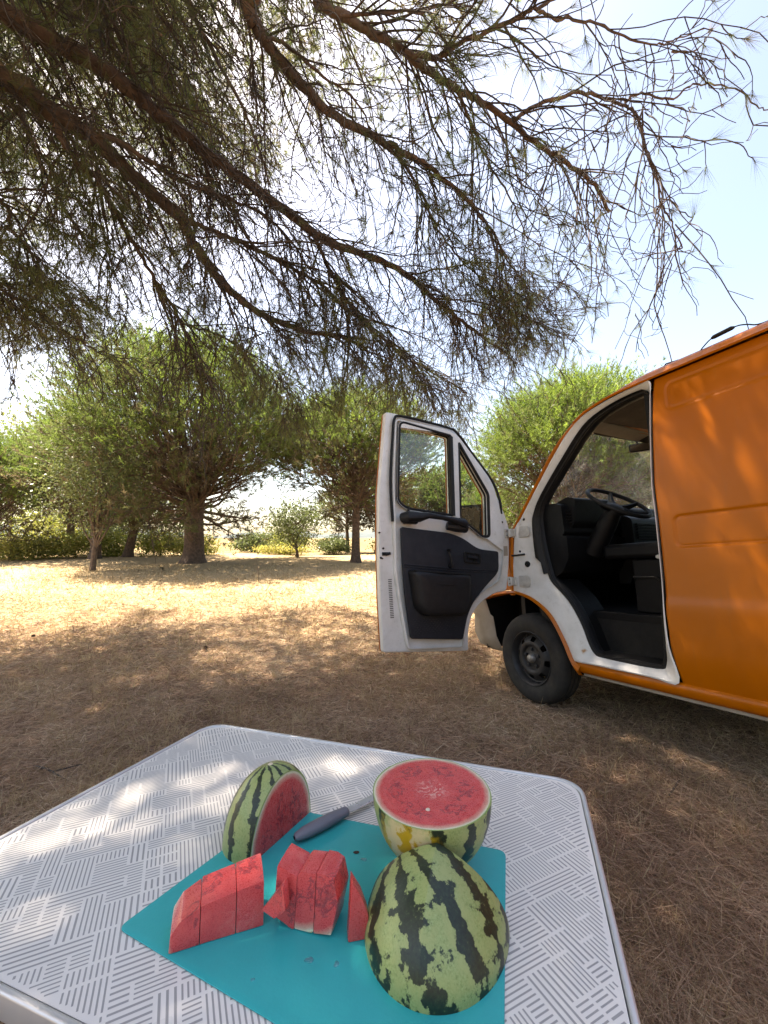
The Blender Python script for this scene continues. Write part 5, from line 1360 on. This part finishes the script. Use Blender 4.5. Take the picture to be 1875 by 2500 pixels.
def table():
    gz = float(terr(TC.x, TC.y))
    h = TC.z - gz
    root = empty('camping_table', (0, 0, 0), 'white folding camping table with grey hatched print and metal rim', 'table')
    on_table(root, 0, 0, -h)
    hx, hy, r = 0.480, 0.339, 0.062
    pf = lambda x, y, d: (x, y, d + h)
    rim = fillet([(-hx, -hy), (hx, -hy), (hx, hy), (-hx, hy)], r, 8)
    hx2, hy2 = hx - 0.009, hy - 0.009
    inn = fillet([(-hx2, -hy2), (hx2, -hy2), (hx2, hy2), (-hx2, hy2)], r - 0.005, 8)
    plate('table_rim', [rim, inn], pf, -0.026, 0.0025, MT['alu'], root, 0.003)
    hx3, hy3 = hx - 0.0105, hy - 0.0105
    top = fillet([(-hx3, -hy3), (hx3, -hy3), (hx3, hy3), (-hx3, hy3)], r - 0.006, 8)
    tp = plate('table_top', [top], pf, -0.02, 0.0, MT['top'], root)
    # hatched print : blocks of parallel strokes in two directions
    rng = random.Random(9)
    V = []; F = []
    lim = r
    def inside(x, y):
        ax, ay = abs(x) - (hx3 - r), abs(y) - (hy3 - r)
        if ax > 0 and ay > 0: return math.hypot(ax, ay) < r - 0.006
        return abs(x) < hx3 - 0.004 and abs(y) < hy3 - 0.004
    ca, sa = math.cos(RAD(45)), math.sin(RAD(45))
    cell = 0.0235
    n = 52
    used = {}
    blocks = []
    for i in range(n):
        for j in range(n):
            if (i, j) in used: continue
            horiz = rng.random() < 0.5
            w = rng.choice([1, 1, 1, 2, 2, 3, 4]) if horiz else rng.choice([1, 1, 1, 2])
            hh = rng.choice([1, 1, 1, 2]) if horiz else rng.choice([1, 1, 2, 2, 3, 4])
            while any((i + a, j + b) in used for a in range(w) for b in range(hh)):
                if w > 1: w -= 1
                elif hh > 1: hh -= 1
            for a in range(w):
                for b in range(hh): used[(i + a, j + b)] = 1
            blocks.append((i, j, w, hh, horiz))
    for (i, j, w, hh, horiz) in blocks:
        u0 = (i - n / 2) * cell; v0 = (j - n / 2) * cell
        L = (w if horiz else hh) * cell; T = (hh if horiz else w) * cell
        k = max(2, round(T / rng.choice([0.0058, 0.0058, 0.0078])))
        lw = 0.00100 if T / k < 0.007 else 0.00135
        gap = 0.0022
        for q in range(k):
            c = (q + 0.5) * T / k
            if horiz: a = (u0 + gap, v0 + c - lw); b = (u0 + L - gap, v0 + c + lw)
            else: a = (u0 + c - lw, v0 + gap); b = (u0 + c + lw, v0 + L - gap)
            # clip against the table by sampling along the stroke
            m_ = 10
            pts = []
            for e in range(m_ + 1):
                if horiz: u = a[0] + (b[0] - a[0]) * e / m_; v = (a[1] + b[1]) / 2
                else: v = a[1] + (b[1] - a[1]) * e / m_; u = (a[0] + b[0]) / 2
                x, y = u * ca - v * sa, u * sa + v * ca
                pts.append(inside(x, y))
            if not any(pts): continue
            e0 = pts.index(True) / m_; e1 = 1 - pts[::-1].index(True) / m_
            if e1 - e0 < 0.05: continue
            if horiz: a2 = (a[0] + (b[0] - a[0]) * e0, a[1]); b2 = (a[0] + (b[0] - a[0]) * e1, b[1])
            else: a2 = (a[0], a[1] + (b[1] - a[1]) * e0); b2 = (b[0], a[1] + (b[1] - a[1]) * e1)
            base = len(V)
            for (u, v) in ((a2[0], a2[1]), (b2[0], a2[1]), (b2[0], b2[1]), (a2[0], b2[1])):
                V.append((u * ca - v * sa, u * sa + v * ca, h + 0.0002))
            F.append((base, base + 1, base + 2, base + 3))
    o = mesh_np('hatched_print', V, F, MT['print'], tp); o['kind'] = 'stuff'
    for sx in (-1, 1):
        for sy in (-1, 1):
            m = MB(); m.tube([(sx * (hx - 0.06), sy * (hy - 0.05), h - 0.03), (sx * (hx - 0.03), sy * (hy - 0.03), -0.02)], 0.013, 10); m.build('leg', MT['leg'], root)
    m = MB(); m.box((-hx + 0.05, -hy + 0.02, h - 0.045), (hx - 0.05, -hy + 0.045, h - 0.021)); m.box((-hx + 0.05, hy - 0.045, h - 0.045), (hx - 0.05, hy - 0.02, h - 0.021)); m.build('under_rail', MT['leg'], root)
table()

MATT = 0.0022
def cutting_mat():
    root = empty('cutting_mat', (0, 0, 0), 'flexible teal plastic cutting mat under the watermelon pieces', 'cutting mat')
    on_table(root, 0.12, -0.1, 0.0)
    pol = [(-0.128, -0.238), (0.128, -0.268), (0.352, -0.296), (0.337, 0.068), (-0.073, 0.054)]
    pol = fillet([(x - 0.12, y + 0.1) for x, y in pol], [0.012, 0.0, 0.014, 0.014, 0.014], 5)
    plate('sheet', [pol], lambda x, y, d: (x, y, d), 0.0006, MATT, MT['mat'], root, 0.0006)
cutting_mat()

def mat_mess():
    MT['juice'] = simple('melon_juice', (0.006, 0.26, 0.29), (0.02, 0.25, 0.28), 60, 0.24, 0, 1, 0, 1.0)
    root = bpy.data.objects['cutting_mat']
    rg = random.Random(31)
    m = MB()
    spots = [(0.09, -0.240), (0.118, -0.205), (0.125, -0.030), (0.03, -0.13), (0.150, -0.195)]
    for k, (x, y) in enumerate(spots):
        for q in range(rg.randint(1, 2)):
            cx, cy = x - 0.12 + rg.gauss(0, 0.008), y + 0.1 + rg.gauss(0, 0.006)
            r = rg.uniform(0.0015, 0.006); n = 14
            ph = [rg.uniform(0, 6) for _ in range(3)]
            rim = [r * (1 + 0.25 * math.sin(2 * a + ph[0]) + 0.15 * math.sin(3 * a + ph[1])) for a in [2 * math.pi * j / n for j in range(n)]]
            vs = [(cx + rim[j] * math.cos(2 * math.pi * j / n), cy + rim[j] * math.sin(2 * math.pi * j / n), MATT + 0.0001) for j in range(n)]
            vs += [(cx + 0.6 * rim[j] * math.cos(2 * math.pi * j / n), cy + 0.6 * rim[j] * math.sin(2 * math.pi * j / n), MATT + 0.0006) for j in range(n)] + [(cx, cy, MATT + 0.0008)]
            m.add(vs, [(j, (j + 1) % n, n + (j + 1) % n, n + j) for j in range(n)] + [(n + j, n + (j + 1) % n, 2 * n) for j in range(n)])
    o = m.build('juice_drops', MT['juice'], root); o['kind'] = 'stuff'
    for (x, y, rz, lb) in ((0.110, -0.014, 0.4, 'tiny dark melon seed on the mat left of the standing half'),):
        e = empty('melon_seed', (0, 0, 0), lb, 'seed'); on_table(e, x, y, MATT, rz)
        q = MB(); q.lathe([(0.0004, 0.0017), (0.0024, 0.0014), (0.0034, 0.0008), (0.0026, 0.0001)], 12, 'z'); so = q.build('shell', MT['cone'], e); so.scale = (1.5, 1, 1)
mat_mess()

def ell_pts(n_u, n_v, v0, v1):
    """unit sphere patch: azimuth u, polar from the +z pole"""
    return None

GM = 'pieces of the cut watermelon'
def melon_half():
    # lower half standing on its blossom end, cut face up
    R, Hh = 0.0925, 0.106
    root = empty('watermelon_half', (0, 0, 0), 'watermelon half standing upright with red cut face on top', 'watermelon', GM)
    on_table(root, 0.229, 0.012, MATT)
    root.rotation_quaternion = root.rotation_quaternion @ Matrix.Rotation(RAD(3.0), 3, 'X').to_quaternion()
    n, k = 96, 30
    P = []
    for i in range(k + 1):
        a = math.pi / 2 * i / k        # 0 rim .. pi/2 bottom
        e = math.cos(a) ** 0.92
        P.append([(e * math.cos(2 * math.pi * j / n) * (1 + 0.012 * math.cos(4 * math.pi * j / n + 1)), e * math.sin(2 * math.pi * j / n), -math.sin(a)) for j in range(n + 1)])
    m = MB(); m.grid(P); o = m.build('rind', MT['rind'], root); o.scale = (R, R, Hh); o.location = (0, 0, Hh + 0.0)
    at = o.data.attributes.new('blotch', 'FLOAT', 'POINT'); at.data.foreach_set('value', np.full(len(o.data.vertices), 0.6, np.float32))
    at = o.data.attributes.new('spot', 'FLOAT', 'POINT'); at.data.foreach_set('value', np.ones(len(o.data.vertices), np.float32))
    rg = random.Random(4)
    P = []
    for i in range(40):
        f = 1 - i / 39
        P.append([(max(f, 0.002) * math.cos(2 * math.pi * j / n) * (1 + 0.012 * math.cos(4 * math.pi * j / n + 1)), max(f, 0.002) * math.sin(2 * math.pi * j / n), 0.004 * (1 - f ** 6) + rg.uniform(-0.004, 0.004) * (1 if 0 < i < 38 and f < 0.93 else 0)) for j in range(n)])
        P[-1].append(P[-1][0])
    m = MB(); m.grid(P); o = m.build('flesh', MT['flesh'], root); o.scale = (R, R, Hh); o.location = (0, 0, Hh)
    at = o.data.attributes.new('heart', 'FLOAT', 'POINT'); at.data.foreach_set('value', np.ones(len(o.data.vertices), np.float32))
    m = MB()
    for (x, y) in ((0.006, -0.050), (0.052, -0.018), (-0.050, -0.012), (0.047, 0.036), (0.012, 0.060), (-0.046, 0.020)):
        if (x, y) == (0.006, -0.050): continue
        m.lathe([(0.0006, 0.0010), (0.0016, 0.0006), (0.0020, 0.0)], 8, 'z', (x, y, Hh + 0.0004))
    m2 = MB(); m2.lathe([(0.0004, 0.0016), (0.0026, 0.0012), (0.0034, 0.0)], 10, 'z', (0.006, -0.050, Hh + 0.0006))
    m2.build('seed', MT['seed'], root)

def melon_quarter(label, R, Ry, Hh, cut, loc, rz, seed, axis, pt=0.94):
    """wedge standing on its equator: pole up, flat cut face at local y = cut * Ry (faces +y), rind on the other side.
    axis: rotation that carries the fruit's own stripe axis away from the vertical"""
    root = empty('watermelon_wedge', (0, 0, 0), label, 'watermelon', GM)
    on_table(root, loc[0], loc[1], MATT, rz)
    n = 72
    def sph(y, a, f=1.0):
        q = math.sqrt(max(1 - y * y, 0)) * f
        c, z = math.cos(a), math.sin(a)
        return Vector((R * q * math.copysign(abs(c) ** pt, c), Ry * y, Hh * q * max(z, 0.0)))
    ax = Matrix.Rotation(axis[0], 3, 'X') @ Matrix.Rotation(axis[1], 3, 'Y') @ Matrix.Rotation(axis[2], 3, 'Z')
    inv = ax.inverted()
    def unit(p): return tuple((inv @ p) / R)
    P = []
    for y in -np.cos(np.linspace(0.02, math.acos(-cut), 56)):
        P.append([unit(sph(y, math.pi * j / n)) for j in range(n + 1)])
    m = MB(); m.grid(P); o = m.build('rind', MT['rind'], root); o.scale = (R, R, R); o.rotation_euler = ax.to_euler()
    at = o.data.attributes.new('blotch', 'FLOAT', 'POINT'); at.data.foreach_set('value', np.full(len(o.data.vertices), 1.0 if pt > 1 else 0.30, np.float32))
    at = o.data.attributes.new('spot', 'FLOAT', 'POINT'); at.data.foreach_set('value', np.zeros(len(o.data.vertices), np.float32))
    rg = random.Random(seed)
    P = []
    for i in range(26):
        f = max(i / 25, 0.003)
        P.append([(sph(cut, math.pi * j / n, f)[0] / R, cut * Ry / R + rg.uniform(-0.006, 0.006) * (1 if i < 22 and 0 < j < n else 0), sph(cut, math.pi * j / n, f)[2] / R) for j in range(n + 1)])
    k0 = 1 / math.sqrt(1 - cut * cut)
    sx, sz = R / 1.0, R / 1.0
    # flesh lives in the ellipsoid's own unit space so that the pale ring follows the skin
    def fl(p): return (p[0], p[1] * R / Ry, p[2] * R / Hh)
    m = MB(); m.grid([[fl(p) for p in row] for row in P])
    Q = []
    for f in np.linspace(0.003, 1, 12):
        Q.append([(f * math.cos(t), max(-1.0, f * math.sin(t)) if f * math.sin(t) < cut else cut, 0.0) for t in np.linspace(math.pi - math.asin(cut), 2 * math.pi + math.asin(cut), 60)])
    m.grid(Q)
    o = m.build('flesh', MT['flesh'], root, ang=30); o.scale = (R, Ry, Hh)
    return root

def melon_stem(root, R, Hh):
    m = MB(); m.lathe([(0.0005, 0.0012), (0.003, 0.001), (0.005, -0.0006)], 10, 'z', (0.0, -0.004, Hh)); m.build('stem_scar', MT['seed'], root)

melon_half()
q = melon_quarter('striped watermelon wedge standing behind the chunks, cut face to the right', 0.083, 0.072, 0.110, 0.38, (-0.050, -0.014), math.atan2(0.143, 0.058) + math.pi + RAD(14), 3, (RAD(6), 0, 0.6))
melon_stem(q, 0.08, 0.110)
melon_quarter('largest watermelon wedge in front, rind up with bold dark stripes', 0.092, 0.119, 0.089, 0.05, (0.257, -0.092), RAD(2), 5, (RAD(-30), RAD(-38), 1.1), 1.65)

GC = 'red watermelon chunks on the teal mat'
def chunk(label, poly, thick, base, ang, lean, seed, o0, top_slope=0.0, taper=1.0):
    """slab of flesh: polygon in a vertical plane (along, up), pushed back by thick. base = table position of (0, 0)"""
    root = empty('watermelon_chunk', (0, 0, 0), label, 'watermelon', GC)
    on_table(root, base[0], base[1], MATT, ang)
    S = 0.095
    rg = random.Random(seed)
    pl = fillet(poly, 0.0016, 2)
    n = len(pl)
    lay = 7
    cx = sum(p[0] for p in pl) / n; cz = sum(p[1] for p in pl) / n
    V = []
    for i in range(lay):
        f = i / (lay - 1)
        e = 1.0 - (0.02 if i in (0, lay - 1) else 0)
        for (x, z) in pl:
            zz = cz + (z - cz) * e
            t = 1 - (1 - taper) * f
            V.append(((cx + (x - cx) * e * t + o0[0]) / S, (thick * f + lean * z + o0[1] + rg.uniform(-0.0006, 0.0006)) / S, (max(zz * (1 + top_slope * f), 0.0) + o0[2] + rg.uniform(0, 0.0005)) / S))
    F = []
    for i in range(lay - 1):
        for j in range(n):
            F.append((i * n + j, i * n + (j + 1) % n, (i + 1) * n + (j + 1) % n, (i + 1) * n + j))
    F.append(tuple(range(n - 1, -1, -1))); F.append(tuple((lay - 1) * n + j for j in range(n)))
    m = MB(); m.v = V; m.f = F
    ob = m.build('flesh', MT['flesh'], root, ang=28)
    ob.scale = (S, S, S)
    ob.location = (-o0[0], -o0[1], -o0[2])
    return root
# left group : three slabs side by side
a0 = math.atan2(0.071, 0.084)
def at_line(p0, a, d): return (p0[0] + math.cos(a) * d, p0[1] + math.sin(a) * d)
b0 = (-0.037, -0.246)
chunk('tapered red chunk at the left end of the mat', [(0, 0), (0.034, 0.0), (0.034, 0.040), (0.012, 0.031), (0.001, 0.018)], 0.042, at_line(b0, a0, 0), a0, 0.10, 1, (-0.084, 0, -0.030), 0.16)
chunk('red chunk with a dark seed hollow between two other slabs', [(0, 0), (0.042, 0.0), (0.042, 0.046), (0, 0.041)], 0.044, at_line(b0, a0, 0.0342), a0, 0.10, 2, (-0.045, 0.00, -0.020), 0.14)
chunk('square ended red chunk nearest the striped wedge', [(0, 0), (0.034, 0.0), (0.034, 0.050), (0, 0.0465)], 0.046, at_line(b0, a0, 0.0764), a0, 0.10, 3, (-0.004, 0.00, -0.015), 0.12)
a1 = RAD(4)
b1 = (0.058, -0.170)
chunk('red slab with a broken corner, left in the middle stack', [(0, 0.010), (0.022, 0.001), (0.030, 0.0), (0.030, 0.058), (0.0, 0.066)], 0.040, at_line(b1, a1, 0), a1, 0.12, 4, (-0.03, -0.03, -0.076), 0.06)
chunk('tall red slab in the middle of the stack with pale rind foot', [(0, 0.0), (0.026, 0.001), (0.026, 0.066), (0.004, 0.064), (0, 0.060)], 0.040, at_line(b1, a1, 0.0302), a1, 0.12, 5, (0.0, -0.03, -0.0875), 0.03)
chunk('rounded red slab at the right of the middle stack', [(0, 0.001), (0.024, 0.003), (0.031, 0.040), (0.024, 0.062), (0.012, 0.067), (0, 0.067)], 0.042, at_line(b1, a1, 0.0564), a1, 0.12, 6, (0.02, -0.03, -0.080), 0.02)
chunk('broken pink piece lying against the middle stack', [(0, 0.004), (0.020, 0.0), (0.034, 0.010), (0.026, 0.034), (0.012, 0.018)], 0.011, (0.050, -0.186), RAD(0), 0.25, 7, (0.0, -0.02, 0.02), 0.1).location += EN * 0.022
chunk('thin pointed red slice beside the largest wedge', [(0, 0), (0.024, 0.0), (0.026, 0.026), (0.018, 0.046), (0.005, 0.066)], 0.020, (0.160, -0.162), RAD(28), 0.06, 8, (-0.02, 0.02, -0.03), 0.0)

def knife():
    root = empty('kitchen_knife', (0, 0, 0), 'small kitchen knife with grey handle on the mat edge', 'knife')
    p0 = Vector((0.006, -0.030)); p1 = Vector((0.074, 0.094))
    d = (p1 - p0); L = d.length
    on_table(root, p0.x, p0.y, MATT, math.atan2(d.y, d.x))
    H = [(0, 0.0035, 0.003), (0.004, 0.0075, 0.006), (0.02, 0.0115, 0.0085), (0.05, 0.0130, 0.0095), (0.08, 0.0120, 0.009), (0.100, 0.0098, 0.008), (0.108, 0.0092, 0.0072), (0.110, 0.006, 0.005)]
    rows = []
    for x, w, t in H:
        rows.append([(x, w * math.cos(2 * math.pi * k / 16), 0.0105 + t * math.sin(2 * math.pi * k / 16)) for k in range(17)])
    m = MB(); m.grid(rows); m.add([r[0] for r in rows[:1]], []); m.build('handle', MT['knife'], root, ang=60)
    bl = [(0.108, 0.007), (0.118, 0.008), (0.200, 0.007), (0.224, -0.002), (0.205, -0.0085), (0.118, -0.009), (0.108, -0.006)]
    plate('blade', [bl], lambda x, y, dd: (x, y, dd), 0.0096, 0.0112, MT['blade'], root, 0.0006)
knife()

# ------------------------------------------------------------------ small things on the ground
def small_things():
    def cone(x, y, s, label):
        root = empty('pine_cone', (x, y, float(terr(x, y))), label, 'pine cone', 'pine cones on the ground')
        m = MB(); rg = random.Random(int(x * 100))
        for k in range(34):
            a = k * 2.4; f = k / 34
            r = s * (0.25 + math.sin(math.pi * (0.15 + 0.8 * f)) * 0.75) * 0.55; z = s * 1.1 * f
            c, q = math.cos(a), math.sin(a)
            w = s * 0.2
            m.add([(c * r * 0.3 - q * w, q * r * 0.3 + c * w, z), (c * r * 0.3 + q * w, q * r * 0.3 - c * w, z), (c * r, q * r, z + s * 0.14)], [(0, 1, 2)])
        o = m.build('scales', MT['cone'], root, smooth=False); o.rotation_euler = (1.3, 0, rg.uniform(0, 6)); o.location = (0, 0, s * 0.45)
    cone(-1.98, 4.75, 0.05, 'dark pine cone at the edge of the tree shade')
    cone(-4.3, 5.2, 0.042, 'dark pine cone in the sunlit grass at left')
    rg = np.random.default_rng(8)
    def stick(a, b, r, label):
        z = lambda p: np.array([p[0], p[1], float(terr(p[0], p[1])) + r + 0.004])
        A, Bp = z(a), z(b)
        root = empty('fallen_stick', tuple(A), label, 'stick', 'sticks on the ground')
        P = curve_pts(A, Bp, 8, rg, 0.01, 0.02) - A
        m = MB(); m.tube([tuple(p) for p in P], list(np.linspace(r, r * 0.4, 8)), 6)
        m.tube([tuple(P[4]), tuple(P[4] + (P[6] - P[4]) * 0.7 + np.array([0.05, 0.09, 0.01]))], [r * 0.6, r * 0.3], 5)
        m.build('wood', MT['twig'], root)
    stick((-1.25, 3.85), (-0.72, 3.95), 0.008, 'dark fallen stick in the shade left of the door')
    stick((-1.85, 2.3), (-1.55, 2.15), 0.006, 'pale forked twig left of the table')
    stick((1.30, 2.0), (1.62, 2.3), 0.005, 'thin twig under the van sill')
    # lone stalk and thin post
    x, y = -2.75, 9.3
    root = empty('dry_stalk', (x, y, float(terr(x, y))), 'single tall dry grass stalk in the sunlit clearing', 'grass stalk')
    m = MB(); m.tube([(0, 0, -0.02), (-0.03, 0, 0.25), (-0.05, 0, 0.42), (-0.08, 0.02, 0.55)], [0.006, 0.005, 0.004, 0.002], 5); m.tube([(-0.03, 0, 0.25), (0.05, 0, 0.40)], [0.003, 0.002], 4)
    m.build('stem', MT['wood'], root)
    x, y = -14.6, 16.4
    root = empty('post', (x, y, float(terr(x, y))), 'thin grey wooden post before the brambles at left', 'post')
    m = MB(); m.tube([(0, 0, -0.05), (0.01, 0, 0.4), (0.0, 0, 0.85)], [0.035, 0.032, 0.03], 8); m.build('wood', MT['wood'], root)
small_things()
